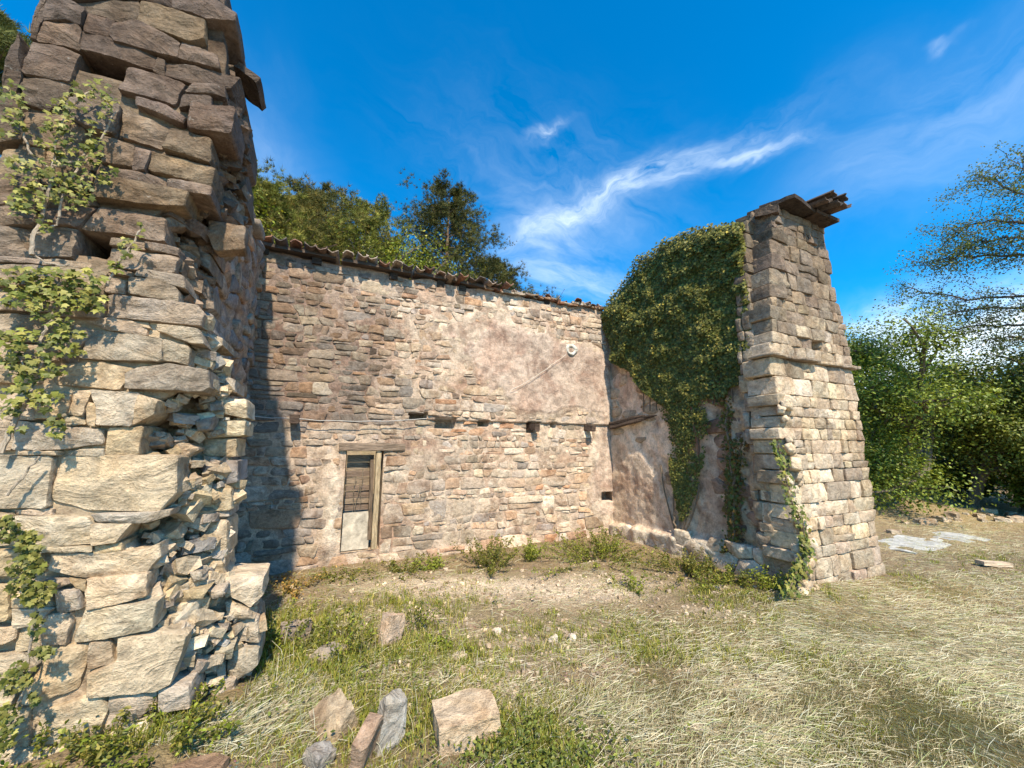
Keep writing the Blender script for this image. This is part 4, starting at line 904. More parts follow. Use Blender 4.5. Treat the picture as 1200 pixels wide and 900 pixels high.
def leafcol(n, k, pal, r, var=.2, w=None):
    pal = np.array(pal); i = r.choice(len(pal), n, p=w); c = pal[i]*np.exp(r.normal(0, var, (n, 1))); return np.repeat(c, k, 0)

# ---- ivy mass on the right wall
r = np.random.default_rng(200)
IV = thing('ivy', 'dense dark green ivy mass hanging over the right side wall', 'ivy', (4.9, 4.5, .2))
polyI = [(700, 366), (712, 345), (728, 325), (745, 300), (762, 287), (785, 275), (800, 265), (832, 262), (866, 256), (872, 330), (878, 400), (881, 450), (860, 455), (838, 470), (826, 500), (818, 545), (808, 590), (798, 612), (792, 615), (786, 590), (778, 540), (775, 500), (765, 470), (750, 458), (735, 435), (716, 425), (713, 400), (706, 385)]
def inpoly(px, py, poly):
    c = np.zeros(len(px), bool); n = len(poly)
    for i in range(n):
        x1, y1 = poly[i]; x2, y2 = poly[(i+1) % n]
        with np.errstate(divide='ignore', invalid='ignore'): c ^= ((y1 > py) != (y2 > py)) & (px < (x2-x1)*(py-y1)/(y2-y1+1e-12)+x1)
    return c
polyW = [tuple(onX(x, y, 4.80)[1:]) for x, y in polyI]
n = 150000; yy = r.uniform(2.75, 6.1, n); zz = r.uniform(.2, 5.2, n)
m_ = inpoly(yy, zz, polyW)
jag = fbm(yy*5, zz*5, 0, 3, 61); m_ &= inpoly(yy+.10*jag, zz+.10*jag, polyW)
fb = fbm(yy*2.4, zz*2.4, 0, 3, 62)+.45*fbm(yy*7, zz*7, 0, 2, 63)
thin = (zz < 2.3) & (r.random(n) > .62+fb*1.2); m_ &= ~thin
gap = (np.exp(-(((yy-3.62)/.2)**2+((zz-2.55)/.45)**2)) > r.random(n)*.9+.25); m_ &= ~gap
yy, zz, fb = yy[m_], zz[m_], fb[m_]
bot = np.clip((zz-1.2)/2, 0.12, 1); topd = np.clip((zz-topR(yy)+.1)/.3, 0, 1)
outd = (.04+.085*bot*(1+fb*1.4)); x = XR-.02-outd*r.uniform(.25, 1, len(yy))**.6+topd*r.uniform(0, .6, len(yy))
P = np.stack([x, yy, zz], 1); Nr = np.stack([-1+0*yy, -.35+r.normal(0, .35, len(yy)), .55+r.normal(0, .4, len(yy))], 1)
V, Fc, k = scatter(P, Nr, r.uniform(.028, .052, len(P))*np.where(zz < 2.3, .8, 1), IVY_T, IVY_F, r, r.normal(math.pi, .5, len(P)))
Pk = P; c = leafcol(len(P), k, [(.075, .090, .030), (.105, .120, .040), (.055, .068, .026), (.19, .18, .065), (.34, .30, .09)], r, .26, [.34, .33, .18, .125, .025])
mk('leaves', V, Fc, M_IVY, IV, c, kind='stuff')
# trailing strands near the pier
segs = [((850, 470), (858, 560), (862, 610), (852, 660)), ((790, 600), (795, 640)), ((868, 520), (852, 600))]
st = Bag(); LP = []
for sg in segs:
    P = np.array([onX(x, y, XR-.06) for x, y in sg]); t = np.linspace(0, 1, 20); q = np.linspace(0, 1, len(P)); P = np.stack([np.interp(t, q, P[:, a]) for a in range(3)], 1)+r.normal(0, .012, (20, 3))
    v, f = tube(P, .016, 6); st.add(v, f, (.20, .15, .11)); LP.append(P)
for i in range(5):
    t = np.linspace(0, 1, 12)[:, None]; a = onX(795, 640, XR-.03); b = onX(775+i*12, 545+6*i, XR-.05); P = a*(1-t)+b*t; P[:, 1] += .08*np.sin(t[:, 0]*3+i)*t[:, 0]
    v, f = tube(P, .012, 5); st.add(v, f, (.22, .17, .12))
for i in range(12):
    y0 = 3.4+.15*i; t = np.linspace(0, 1, 12); P = np.stack([np.full(12, XR-.05), y0+.2*np.sin(t*3+i)*t, 2.2+2.3*t], 1); v, f = tube(P, .012, 5); st.add(v, f, (.20, .15, .11))
st.make('stem', M_BARK, IV)
P = np.vstack([np.repeat(LP[0], 34, 0), np.repeat(LP[2], 16, 0)]); P = P+r.normal(0, 1, P.shape)*np.array([.02, .05, .05])
V, Fc, k = scatter(P, np.stack([-1+0*P[:, 0], -.3+r.normal(0, .4, len(P)), .4+r.normal(0, .4, len(P))], 1), r.uniform(.03, .055, len(P)), IVY_T, IVY_F, r, r.normal(math.pi, .6, len(P)))
mk('leaves', V, Fc, M_IVY, IV, leafcol(len(P), k, [(.06, .08, .022), (.08, .09, .03), (.12, .08, .035)], r), kind='stuff')
rebase(IV, (4.9, 4.5, .2))
# ---- thin ivy on the right pier corner
IV2 = thing('ivy', 'thin ivy strand creeping up the torn corner of the right pier', 'ivy', (4.7, 2.65, 0))
P0 = np.array([onY(x, y, 2.62) for x, y in ((925, 690), (945, 650), (940, 610), (925, 585), (920, 550), (912, 520))]); t = np.linspace(0, 1, 26); q = np.linspace(0, 1, len(P0)); P0 = np.stack([np.interp(t, q, P0[:, a]) for a in range(3)], 1)
v, f = tube(P0+r.normal(0, .006, P0.shape), .008, 5); mk('stem', v, f, M_BARK, IV2, (.2, .15, .1))
wts = np.r_[np.full(8, 22), np.full(10, 8), np.full(8, 10)]; P = np.repeat(P0, wts.astype(int), 0); P = P+r.normal(0, 1, P.shape)*np.array([.055, .02, .05])
V, Fc, k = scatter(P, np.stack([r.normal(-.2, .4, len(P)), -1+0*P[:, 0], .5+r.normal(0, .3, len(P))], 1), r.uniform(.035, .06, len(P)), IVY_T, IVY_F, r, r.normal(math.pi, .6, len(P)))
mk('leaves', V, Fc, M_IVY, IV2, leafcol(len(P), k, [(.09, .12, .03), (.06, .09, .025), (.14, .15, .045)], r), kind='stuff'); rebase(IV2, (4.7, 2.65, 0))
# ---- climbing ivy on the left pier: stems, the largest leaves as parts, the rest as one
IV3 = thing('ivy', 'green ivy with pale woody stems climbing the front of the left pier', 'ivy', (-1.2, 2.65, .2))
YI = 2.68
stems = [[(0, 530), (12, 505), (30, 470), (40, 450), (52, 420), (48, 400), (55, 385), (62, 365), (68, 345), (70, 325)], [(40, 300), (38, 280), (45, 262), (55, 235), (62, 200), (66, 175), (68, 160)], [(38, 275), (58, 268), (70, 255)],
         [(60, 198), (40, 185), (28, 160), (24, 135)], [(62, 195), (90, 190), (105, 175)], [(30, 470), (45, 462), (60, 450)], [(52, 420), (70, 440)], [(8, 580), (25, 560), (45, 535)], [(40, 690), (38, 740), (30, 800), (12, 850)], [(0, 400), (15, 410), (30, 430)], [(40, 300), (60, 310), (80, 312)], [(125, 335), (138, 312), (150, 290), (168, 268)],
         [(70, 255), (75, 225), (95, 190), (120, 160), (135, 130)], [(68, 160), (80, 130), (110, 105)], [(145, 240), (130, 300)]]
sb_ = Bag()
for j, sg in enumerate(stems):
    P = np.array([onY(x, y, YI-.0) for x, y in sg]); n_ = len(P)*3; t = np.linspace(0, 1, n_); q = np.linspace(0, 1, len(P)); P = np.stack([np.interp(t, q, P[:, a]) for a in range(3)], 1)+r.normal(0, .004, (n_, 3))
    if j == 14: continue
    v, f = tube(P, np.linspace(.011 if j < 2 else .006, .004, n_), 6); mk('stem', v, f, M_BARK, IV3, (.42, .34, .26))
EL = [(105, 105, 24, 12, 30), (125, 125, 12, 18, 22), (95, 118, 30, 10, 22), (70, 135, 16, 22, 45), (15, 118, 14, 22, 40), (12, 150, 16, 14, 22), (60, 160, 24, 16, 42), (110, 165, 12, 26, 42), (100, 185, 18, 14, 22), (75, 180, 16, 12, 22), (30, 200, 25, 18, 45), (55, 215, 30, 16, 45), (90, 215, 22, 14, 28), (30, 235, 20, 16, 30), (20, 240, 16, 16, 20), (85, 230, 24, 14, 30),
      (50, 262, 12, 10, 10), (125, 205, 12, 10, 14), (150, 290, 12, 12, 16), (165, 270, 6, 8, 7), (138, 312, 8, 8, 10), (20, 330, 25, 16, 50), (60, 330, 28, 16, 60), (100, 328, 22, 12, 35), (30, 352, 26, 12, 40), (85, 350, 24, 14, 50), (110, 352, 14, 14, 24), (60, 372, 26, 10, 22), (20, 395, 22, 12, 35), (75, 392, 20, 12, 24), (60, 410, 18, 12, 20),
      (20, 420, 22, 12, 26), (85, 412, 12, 8, 10), (30, 440, 22, 10, 22), (60, 432, 18, 10, 20), (25, 462, 22, 10, 22), (55, 464, 16, 8, 16), (65, 500, 9, 14, 20), (10, 480, 12, 12, 14), (50, 475, 10, 8, 8), (20, 505, 12, 6, 6), (8, 620, 14, 14, 45), (35, 640, 14, 16, 50), (30, 665, 22, 12, 50), (25, 690, 18, 10, 30), (40, 702, 16, 10, 26), (50, 690, 14, 8, 24),
      (42, 735, 8, 14, 12), (50, 765, 12, 6, 22), (25, 790, 16, 14, 22), (12, 800, 14, 14, 18), (10, 840, 14, 14, 26), (5, 865, 12, 14, 20), (40, 820, 8, 6, 8)]
lf = []; ii = 0
for (cx, cy, ax, ay, n_) in EL:
    for _ in range(int(n_*(1.15 if cy < 600 else 2.0))):
        a = r.uniform(0, 2*math.pi); q = math.sqrt(r.random()); x, y = cx+ax*q*math.cos(a)*1.1, cy+ay*q*math.sin(a)*1.1
        p = onY(x, y, YI-r.uniform(.0, .06)); s = r.uniform(.020, .036) if cy < 300 else (r.uniform(.020, .038) if cy < 600 else r.uniform(.016, .029)); lf.append((s*(1.1 if 300 < cy < 500 else 1), p, cy))
lf.sort(key=lambda t: -t[0])
P = np.array([a[1] for a in lf]); sz = np.array([a[0] for a in lf]); nl = len(lf); cyv = np.array([a[2] for a in lf])
Nr = np.stack([r.normal(.1, .55, nl), -1+0*sz, .45+r.normal(0, .5, nl)], 1)
V, Fc, k = scatter(P, Nr, sz, IVY_T, IVY_F, r, r.normal(math.pi, .6, nl))
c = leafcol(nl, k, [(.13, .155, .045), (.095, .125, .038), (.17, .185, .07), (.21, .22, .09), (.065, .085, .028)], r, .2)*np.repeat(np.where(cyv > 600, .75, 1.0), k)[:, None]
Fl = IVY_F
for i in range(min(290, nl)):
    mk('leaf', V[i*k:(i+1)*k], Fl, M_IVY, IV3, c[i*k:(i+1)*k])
if nl > 290: mk('small_leaves', V[290*k:], (Fc[290*len(IVY_F):]-290*k), M_IVY, IV3, c[290*k:], kind='stuff')
rebase(IV3, (-1.2, 2.65, .2))

# ------------------------------------------------------------------ trees
def limb(P0, D, L, R, depth, r, tubes, tips, spread=.6, up=.15, nb=3, n=7, wig=.12, shrink=.68):
    D = D/np.linalg.norm(D); P = [P0]; d = D.copy()
    for i in range(n):
        d = d+r.normal(0, wig, 3)+np.array([0, 0, up*.15]); d /= np.linalg.norm(d); P.append(P[-1]+d*L/n)
    P = np.array(P); tubes.append((P, np.linspace(R, R*.55, n+1)))
    if depth == 0: tips.append((P[-1], d)); tips.append((P[n//2], d)); return
    for b in range(nb):
        i = int(n*(.35+.65*(b+1)/nb)); i = min(i, n); nd = d+r.normal(0, spread, 3)+np.array([0, 0, up]); limb(P[i], nd, L*shrink*r.uniform(.75, 1.15), R*.55, depth-1, r, tubes, tips, spread, up, nb, n, wig, shrink)
def broad_tree(name, label, base, h, seed, pal, leaf=.10, nleaf=14000, spread=.75, cl=.45, lean=(0, 0), depth=3, L0=.38, tmpl=(QD_T, QD_F), group=None, up=.25, bark=(.16, .13, .10), w=None, cat='tree', sq=1.0, nb=3, R0=.028, flat=.6):
    r = np.random.default_rng(seed); tubes = []; tips = []
    limb(np.zeros(3), np.array([lean[0], lean[1], 1.0]), h*L0, h*R0, depth, r, tubes, tips, spread, up, nb)
    T = np.array([a for a, _ in tips]); ks = (h-cl*.45*sq)/T[:, 2].max(); tubes = [(P*ks, R*min(ks, 1.5)) for P, R in tubes]; tips = [(a*ks, b) for a, b in tips]
    t = thing(name, label, cat, base, group); bg2 = Bag()
    for P, R in tubes: v, f = tube(P, R, 5 if R[0] < .05 else 8, cap=False); bg2.add(v, f, bark)
    bg2.make('trunk', M_BARK, t)
    T = np.array([a for a, _ in tips]); i = r.integers(len(T), size=nleaf)
    off = r.normal(0, 1, (nleaf, 3)); off *= (r.random((nleaf, 1))**.4)/np.linalg.norm(off, axis=1)[:, None]
    csz = r.uniform(.55, 1.25, len(T))[i][:, None]
    P = T[i]+off*cl*csz*np.array([1, 1, flat])*sq
    Nr = off+np.array([0, 0, .7])+r.normal(0, .5, off.shape)
    V, Fc, k = scatter(P, Nr, leaf*r.uniform(.6, 1.2, nleaf), tmpl[0], tmpl[1], r)
    cc = leafcol(nleaf, k, pal, r, .22, w)*np.repeat(np.exp(r.normal(0, .18, len(T)))[i], k)[:, None]
    mk('crown', V, Fc, M_LEAF, t, cc); return t
TUFT_T = []; TUFT_F = []
_r = np.random.default_rng(1)
for q in range(9):
    a = 2*math.pi*q/9; s = .55+.25*(q % 3)/2; d = np.array([math.cos(a)*s, math.sin(a)*s, .55+.3*(q % 2)]); e = np.array([-math.sin(a), math.cos(a), 0])*.055
    b = len(TUFT_T); TUFT_T += [tuple(d*.12-e), tuple(d*.12+e), tuple(d)]; TUFT_F.append((b, b+1, b+2))
def pine(label, base, h, seed, width=.32, dens=1.0, pal=((.075, .085, .028), (.11, .105, .035), (.05, .06, .022), (.15, .12, .045)), crown0=.15, group='pines behind the back wall', bark=(.2, .14, .10), rounded=1.0):
    r = np.random.default_rng(seed); t = thing('pine_tree', label, 'tree', base, group); bg2 = Bag(); P0 = np.array([[.25*fbm(z*.4, 0, seed, 2, seed), .2*fbm(z*.4, 5, seed, 2, seed), z] for z in np.linspace(0, h*.97, 12)]).astype(float).reshape(-1, 3)
    v, f = tube(P0, np.linspace(h*.02, .02, 12), 8, cap=False); bg2.add(v, f, bark); TP = []; TN = []
    z = h*crown0
    while z < h*.98:
        q = (z/h-crown0)/(1-crown0); rad = h*width*((math.sin(math.pi*min(1, (q*.78+.22)))**.8) if rounded else 1.15*(1.03-q)**.75)*r.uniform(.7, 1.15); a0 = r.uniform(0, 6.28); c0 = np.array([np.interp(z, P0[:, 2], P0[:, 0]), np.interp(z, P0[:, 2], P0[:, 1]), z])
        for b in range(4 if q < .85 else 3):
            a = a0+b*1.57+r.normal(0, .3); L = rad*r.uniform(.6, 1.1); n_ = 8; tt = np.linspace(0, 1, n_)
            P = c0+np.stack([np.cos(a)*L*tt, np.sin(a)*L*tt, L*(.28*tt+.30*tt**2)*r.uniform(.4, 1.2)], 1); v, f = tube(P, np.linspace(.018*h*.3*(1-q*.6), .008, n_), 5, cap=False); bg2.add(v, f, bark)
            for s in range(int(11*dens*(L/rad+.3))):
                k = r.uniform(.30, 1)**.7; p = P[0]*(1-k)+P[-1]*k; p[2] = np.interp(k, tt, P[:, 2]); sd = r.normal(0, 1, 3)*np.array([1, 1, .45])*L*.20*(.4+k)
                nt = r.integers(10, 19)
                for _ in range(nt): TP.append(p+sd+r.normal(0, .10*L**.4, 3)); TN.append(np.array([math.cos(a), math.sin(a), .9])+r.normal(0, .6, 3))
        z += h*.042*r.uniform(.7, 1.3)
    for _ in range(30): TP.append(np.array([P0[-1][0], P0[-1][1], h*.93])+r.normal(0, 1, 3)*np.array([.12, .12, .25])); TN.append(np.array([0, 0, 1])+r.normal(0, .4, 3))
    bg2.make('trunk', M_BARK, t); TP = np.array(TP); TN = np.array(TN)
    V, Fc, k = scatter(TP, TN, r.uniform(.12, .22, len(TP)), TUFT_T, TUFT_F, r)
    mk('crown', V, Fc, M_NEEDLE, t, leafcol(len(TP), k, pal, r, .25)); return t
def place(px, py, D):
    """ground point in the direction of px at horizontal distance D, with the tree height that reaches py"""
    q = ray(px, py); q = q/np.hypot(q[0], q[1]); p = CAM+q*D; g = float(gz(p[0], p[1])); return (p[0], p[1], g-.1), p[2]-g+.1
PINE_SPECS = [('dark single pine with open layered crown standing behind the middle of the back wall', 527, 218, 17, .33, 1.5, ((.045, .055, .028), (.065, .072, .032), (.09, .085, .04), (.035, .042, .02))),
              ('second dark pine crown low to the right of the single pine', 585, 300, 18, .24, 1.0, ((.045, .055, .028), (.065, .072, .032), (.09, .085, .04))),
              ('olive pine just right of the left pier top', 308, 208, 14, .33, 1.1, None), ('thin-topped pine with bluish needles second right of left pier', 375, 214, 17, .24, .7, ((.06, .075, .045), (.09, .095, .05))),
              ('rounded yellow-green pine in the middle of the tree band behind the wall', 430, 238, 17, .30, 1.0, None), ('dark brownish pine between the olive pine and thin-topped pine', 345, 232, 15, .36, 1.2, ((.08, .075, .03), (.12, .10, .04), (.05, .055, .02)))]
for i, (lab, px_, py_, D, w, dn, pal) in enumerate(PINE_SPECS):
    b, h = place(px_, py_, D); pine(lab, b, h, 300+i, w, dn, rounded=(i != 0), **({'pal': pal} if pal else {'pal': ((.14, .155, .05), (.19, .19, .07), (.105, .125, .04), (.08, .095, .03))}), crown0=.2)
YG = [(.13, .17, .03), (.17, .20, .04), (.09, .13, .025), (.20, .20, .05)]
for i, (lab, px_, py_, D) in enumerate((('bright green young tree at the left end behind the back wall', 325, 262, 12.5), ('bright green bushy tree behind the wall left of the single pine', 400, 262, 12.5), ('yellow-green small tree touching the single pine on its left', 458, 268, 13.5))):
    b, h = place(px_, py_, D); broad_tree('broadleaf_tree', lab, b, h*1.05, 320+i, YG, .10, 9000, .7, h*.16, depth=3, L0=.36, group='green trees behind the back wall')
b, h = place(4, 10, 15); pine('pine treetop showing at the top left corner beyond the left pier', b, h, 340, .16, 1.2, ((.06, .075, .035), (.10, .11, .05)), crown0=.45, group=None)
# right-hand wood
DG = [(.05, .075, .022), (.07, .10, .028), (.10, .13, .035), (.035, .055, .018)]; MG = [(.12, .17, .035), (.16, .215, .05), (.085, .125, .03), (.20, .235, .065)]
YM = [(.09, .12, .032), (.12, .15, .04), (.07, .095, .025), (.15, .17, .055)]
RT_ = [('tall bright green leafy tree directly right of the right pier', 1015, 362, 15, MG, 40000, .075), ('dark green tree with dense crown at the right edge', 1165, 378, 17, DG, 34000, .085), ('light green tree in front of the dark wood right of centre gap', 1112, 455, 15.5, YM, 32000, .07),
       ('dark backing tree deep in the wood behind the bright green tree', 1055, 452, 22, DG, 18000, .13), ('dark tree between the light green tree and the right edge', 1128, 412, 20, DG, 18000, .12), ('mid green tree reaching past the right edge of the view', 1225, 410, 16, YM, 30000, .08),
       ('dark small tree close behind the right pier', 1000, 430, 17, DG, 12000, .11)]
for i, (lab, px_, py_, D, pal, nlf, ls) in enumerate(RT_):
    b, h = place(px_, py_, D); broad_tree('broadleaf_tree', lab, b, h, 400+i, pal, ls, nlf, .8, h*.13, depth=3, L0=.22, group='trees of the wood on the right', up=.08, sq=1.1, nb=4, flat=.85)
for i, (lab, px_, py_, D) in enumerate((('low dark bush at the wood edge beside the right pier', 1030, 535, 15), ('low green bush in the middle of the wood edge', 1080, 540, 16), ('dark bush under the light green tree', 1130, 545, 17), ('broad dark bush near the right edge of view', 1185, 540, 16), ('dark hedge bush beyond the right edge', 1240, 540, 15))):
    b, h = place(px_, py_, D); broad_tree('bush', lab, b, h*1.1, 450+i, DG if i % 2 == 0 else MG[:3], .09, 11000, 1.1, h*.30, depth=2, L0=.25, group='bushes along the wood edge', cat='bush', nb=5, R0=.02)
# airy tree whose branches hang in from the right, trunk outside the frame
tr = thing('broadleaf_tree', 'airy tree with thin branches reaching in from the right edge against the sky', 'tree', (16.6, 1.9, 0)); r = np.random.default_rng(500)
bk = Bag(); tips = []; base = CAM*0+np.array([16.6, 1.9, 0.]); Dd = 14.0
trunk = np.array([base, base+[0, .1, 1.5], base+[-.1, .2, 3.2], base+[-.1, .5, 5.0], base+[.2, .7, 7.8]]); v, f = tube(trunk, [.30, .26, .22, .15, .08], 9, cap=False); bk.add(v, f, (.14, .12, .10))
AIR = [((1290, 390), (1210, 382), (1160, 380), (1100, 388), (1065, 400)), ((1290, 340), (1200, 345), (1140, 352), (1095, 345), (1058, 335)), ((1290, 310), (1205, 300), (1150, 300), (1110, 302), (1080, 312)), ((1290, 270), (1205, 262), (1165, 258), (1130, 266), (1108, 285)),
       ((1290, 225), (1225, 232), (1190, 225), (1165, 212), (1150, 205)), ((1290, 250), (1230, 228), (1205, 205), (1195, 188)), ((1290, 360), (1200, 360), (1160, 360), (1115, 368), (1082, 375)), ((1290, 415), (1230, 402), (1185, 395), (1150, 400)), ((1290, 285), (1225, 280), (1185, 278), (1145, 284), (1118, 305))]
for j, b in enumerate(AIR):
    Q = []
    for i, (x, y) in enumerate(b): q = ray(x, y); q = q/np.linalg.norm(q); Q.append(CAM+q*(Dd+.7*math.sin(j*2.1)+.15*i))
    st0 = trunk[2+(j % 3)]; Q = np.array([st0]+Q); t = np.linspace(0, 1, 26); qq = np.linspace(0, 1, len(Q)); P = np.stack([np.interp(t, qq, Q[:, a]) for a in range(3)], 1)+r.normal(0, .02, (26, 3)); v, f = tube(P, np.linspace(.042, .008, 26), 5, cap=False); bk.add(v, f, (.13, .11, .10))
    for s in range(5, 26):
        for _ in range(2):
            d = r.normal(0, 1, 3)*np.array([1, 1, .8])+(P[s]-P[s-1])*4; d /= np.linalg.norm(d); L = r.uniform(.3, .8); R_ = P[s]+d*L*np.linspace(0, 1, 5)[:, None]+r.normal(0, .02, (5, 3)); R_[:, 2] -= .12*np.linspace(0, 1, 5)**2*L
            v, f = tube(R_, np.linspace(.008, .003, 5), 3, cap=False); bk.add(v, f, (.12, .10, .09))
            if r.random() < .8:
                for w in (1, 2, 3, 4): tips.append(R_[w])
bk.make('trunk', M_BARK, tr); T = np.array(tips); nlf = 24000; i = r.integers(len(T), size=nlf); P = T[i]+r.normal(0, .10, (nlf, 3))
V, Fc, k = scatter(P, r.normal(0, 1, (nlf, 3))+[0, 0, .6], r.uniform(.03, .06, nlf), QD_T, QD_F, r); mk('crown', V, Fc, M_LEAF, tr, leafcol(nlf, k, [(.14, .16, .08), (.11, .15, .045), (.15, .15, .05), (.06, .08, .03)], r)); rebase(tr, (16.6, 1.9, 0))

# ------------------------------------------------------------------ ground things
def rock(label, px, py, size, seed, c, rx=0, ry=0, rz=0, sink=.25, group=None, name='rock', fac=.1, cuts=7):
    g = onZ(px, py, 0); g = onZ(px, py, float(gz(g[0], g[1])))
    v, f = roughbox(size, (7, 6, 6), min(size)*fac, 2.6/max(size)*1.2, seed); rr = np.random.default_rng(seed)
    h = np.array(size)/2
    for _ in range(cuts):   # knock corners off with cutting planes
        n = rr.normal(0, 1, 3); n /= np.linalg.norm(n); d = np.abs(n)@h*rr.uniform(.66, .86); e = v@n-d; v = v-np.maximum(e, 0)[:, None]*n
    v = rot(v, rx, ry, rz)
    o = mk(name, v, f, M_ROCK, None, c, smooth=False); zmin = v[:, 2].min(); o.location = (g[0], g[1], float(gz(g[0], g[1]))-zmin-sink*(v[:, 2].max()-zmin)); tag(o, label, 'rock', group); return o
rock('large squared pale block with flat top lying in the foreground grass', 545, 858, (.34, .26, .17), 1, (.47, .40, .31), .03, -.05, -.10, .25, fac=.05, cuts=1)
rock('pointed blue-grey slab standing upright left of the pale block', 458, 872, (.15, .07, .28), 2, (.34, .35, .35), -.15, .25, .3, .15)
rock('brown tilted slab leaning against the blue-grey upright slab', 428, 893, (.07, .20, .24), 3, (.38, .29, .23), .35, .3, -.5, .15)
rock('rough beige rock in the grass left of the upright slabs', 390, 852, (.20, .22, .15), 4, (.40, .35, .27), .2, -.35, .4, .38)
rock('tall pointed pinkish stone standing in weeds mid-ground', 456, 754, (.18, .13, .26), 5, (.40, .34, .29), -.1, .3, .5, .2)
rock('grey flat stone half hidden in weeds below the left pier', 385, 772, (.20, .15, .09), 6, (.36, .35, .33), .1, .1, .7, .2)
rock('grey stone in the shade beside the left pier foot', 345, 750, (.22, .18, .14), 7, (.28, .26, .24), .1, .1, .2, .2)
rock('small blue-grey stone at the bottom edge under the slabs', 373, 896, (.11, .10, .08), 8, (.33, .35, .37), .2, .2, .7, .2)
rock('small white stone lying alone on bare soil in mid-ground', 582, 743, (.07, .05, .045), 10, (.66, .63, .58), 0, 0, .2, .1)
rock('left one of two close white stones on bare soil', 649, 752, (.08, .06, .05), 11, (.64, .60, .55), 0, .1, .6, .1)
rock('right one of two close white stones on bare soil', 670, 751, (.065, .06, .05), 12, (.70, .67, .62), 0, .1, 1.2, .1)
rock('half-buried pale stone on the soil left of the two white stones', 540, 770, (.12, .10, .05), 13, (.52, .48, .42), 0, 0, .4, .3)
rock('flat pale stone in grass before the ivy wall', 845, 690, (.2, .12, .03), 14, (.55, .50, .43), 0, 0, .1, .2)
rock('weathered log-like brown stone at the bottom left among hay', 235, 899, (.22, .10, .06), 15, (.24, .18, .14), 0, .1, .1, .45)
RB = np.random.default_rng(61)
for i in range(22):
    px_ = RB.uniform(1042, 1200); py_ = RB.uniform(596, 612); s = RB.uniform(.10, .30)
    rock('pale loose stone among others on the bank at the foot of the right-hand wood', px_, py_, (s, s*.7, s*.5), 700+i, np.array([.46, .41, .34])*RB.uniform(.7, 1.2), 0, 0, RB.uniform(0, 3), .3, 'loose stones at the foot of the wood')
# pale concrete pad beyond the pier
g = onZ(1082, 636, 0); v, f = roughbox((2.6, .75, .05), (26, 10, 1), .05, 2, 5); v[:, 2] *= .6; pad = mk('concrete_pad', v, f, M_CEM, None, (.48, .47, .44)); pad.location = (g[0]+.4, g[1]+.1, float(gz(g[0], g[1]))+.0); pad.rotation_euler = (0, 0, -.05)
pad['kind'] = 'structure'
v, f = roughbox((.35, .12, .05), (6, 2, 1), .006, 6, 8); g = onZ(1165, 663, 0); pk_ = mk('plank', v, f, M_BOARD, None, (.55, .42, .30)); pk_.location = (g[0], g[1], float(gz(g[0], g[1]))+.04); pk_.rotation_euler = (0, .05, -.5); tag(pk_, 'short weathered plank lying on the dry grass at far right', 'plank')
# gravel and stone chips on the bare soil
r = np.random.default_rng(70); gb = Bag(); cnt = 0
while cnt < 1500:
    px_, py_ = r.uniform(300, 900), r.uniform(655, 860); g = onZ(px_, py_, 0)
    if g[1] > 5.85 or g[0] > 4.7: continue
    if r.random() > .15+float(fpale(g[0], g[1]))*1.2: continue
    s = r.uniform(.006, .022)*(1 if r.random() < .93 else 1.8); v, f = roughbox((s*1.6, s*1.2, s), (1, 1, 1), s*.15, 30, cnt); gb.add(rot(v, r.normal(0, .3), r.normal(0, .3), r.uniform(0, 6), (g[0], g[1], float(gz(g[0], g[1]))+s*.3)), f, np.array([.48, .43, .36])*r.uniform(.6, 1.35)); cnt += 1
gb.make('gravel', M_ROCK, None, kind='stuff', label='scattered stone chips on bare soil')
# stone rubble at the foot of the back wall corner and leaf litter
# ------------------------------------------------------------------ grass
def blades(P, L, W, lean, az, col, r, droop=1.0):
    n = len(P); d = np.stack([np.cos(az), np.sin(az), 0*az], 1); s = np.stack([-np.sin(az), np.cos(az), 0*az], 1)
    tw = r.uniform(-1, 1, n)[:, None]; s = s*np.cos(tw)+d*np.sin(tw); rows = []
    for t, w in ((0, 1.), (.45, .8), (.8, .45)):
        c = P+d*(L*lean*t**1.6)[:, None]; c[:, 2] += L*np.sqrt(np.maximum(1-(lean*t)**2*.8, .05))*t*(1-.25*droop*lean*t*t)
        rows += [c-s*(W*w/2)[:, None], c+s*(W*w/2)[:, None]]
    c = P+d*(L*lean)[:, None]; c[:, 2] += L*np.sqrt(np.maximum(1-lean**2*.8, .04))*(1-.35*droop*lean); rows.append(c)
    V = np.stack(rows, 1).reshape(-1, 3); tri = np.array([(0, 1, 3), (0, 3, 2), (2, 3, 5), (2, 5, 4), (4, 5, 6)]); Fc = (np.arange(n)[:, None, None]*7+tri[None]).reshape(-1, 3)
    return V, Fc, np.repeat(col, 7, 0)
def blocked(x, y):
    return ((x > 4.72) & (x < 6.66) & (y > 2.74) & (y < 3.6)) | ((x < -.35) & (y > 2.78) & (y < 3.6)) | ((x < -.98) & (y > 2.8)) | ((y > 5.93) & (x < 5.5)) | ((x > 4.9) & (x < 5.6) & (y > 3) & (y < 6.6)) | ((x < -1.2) & (y > 2.74) & (y < 6.6))
def sample(n, r, power=1.0):
    px = r.uniform(-40, 1240, n); py = 575+(930-575)*r.random(n)**power; k = (H)/((-(FW[2]+(450-py)/F*UP[2]))); x = k*(FW[0]+RT[0]*(px-600)/F+UP[0]*(450-py)/F); y = k*(FW[1]+RT[1]*(px-600)/F+UP[1]*(450-py)/F); return x, y
def near_extra(n, r): return r.uniform(-3, 12, n), r.uniform(.6, 7, n)
r = np.random.default_rng(88)
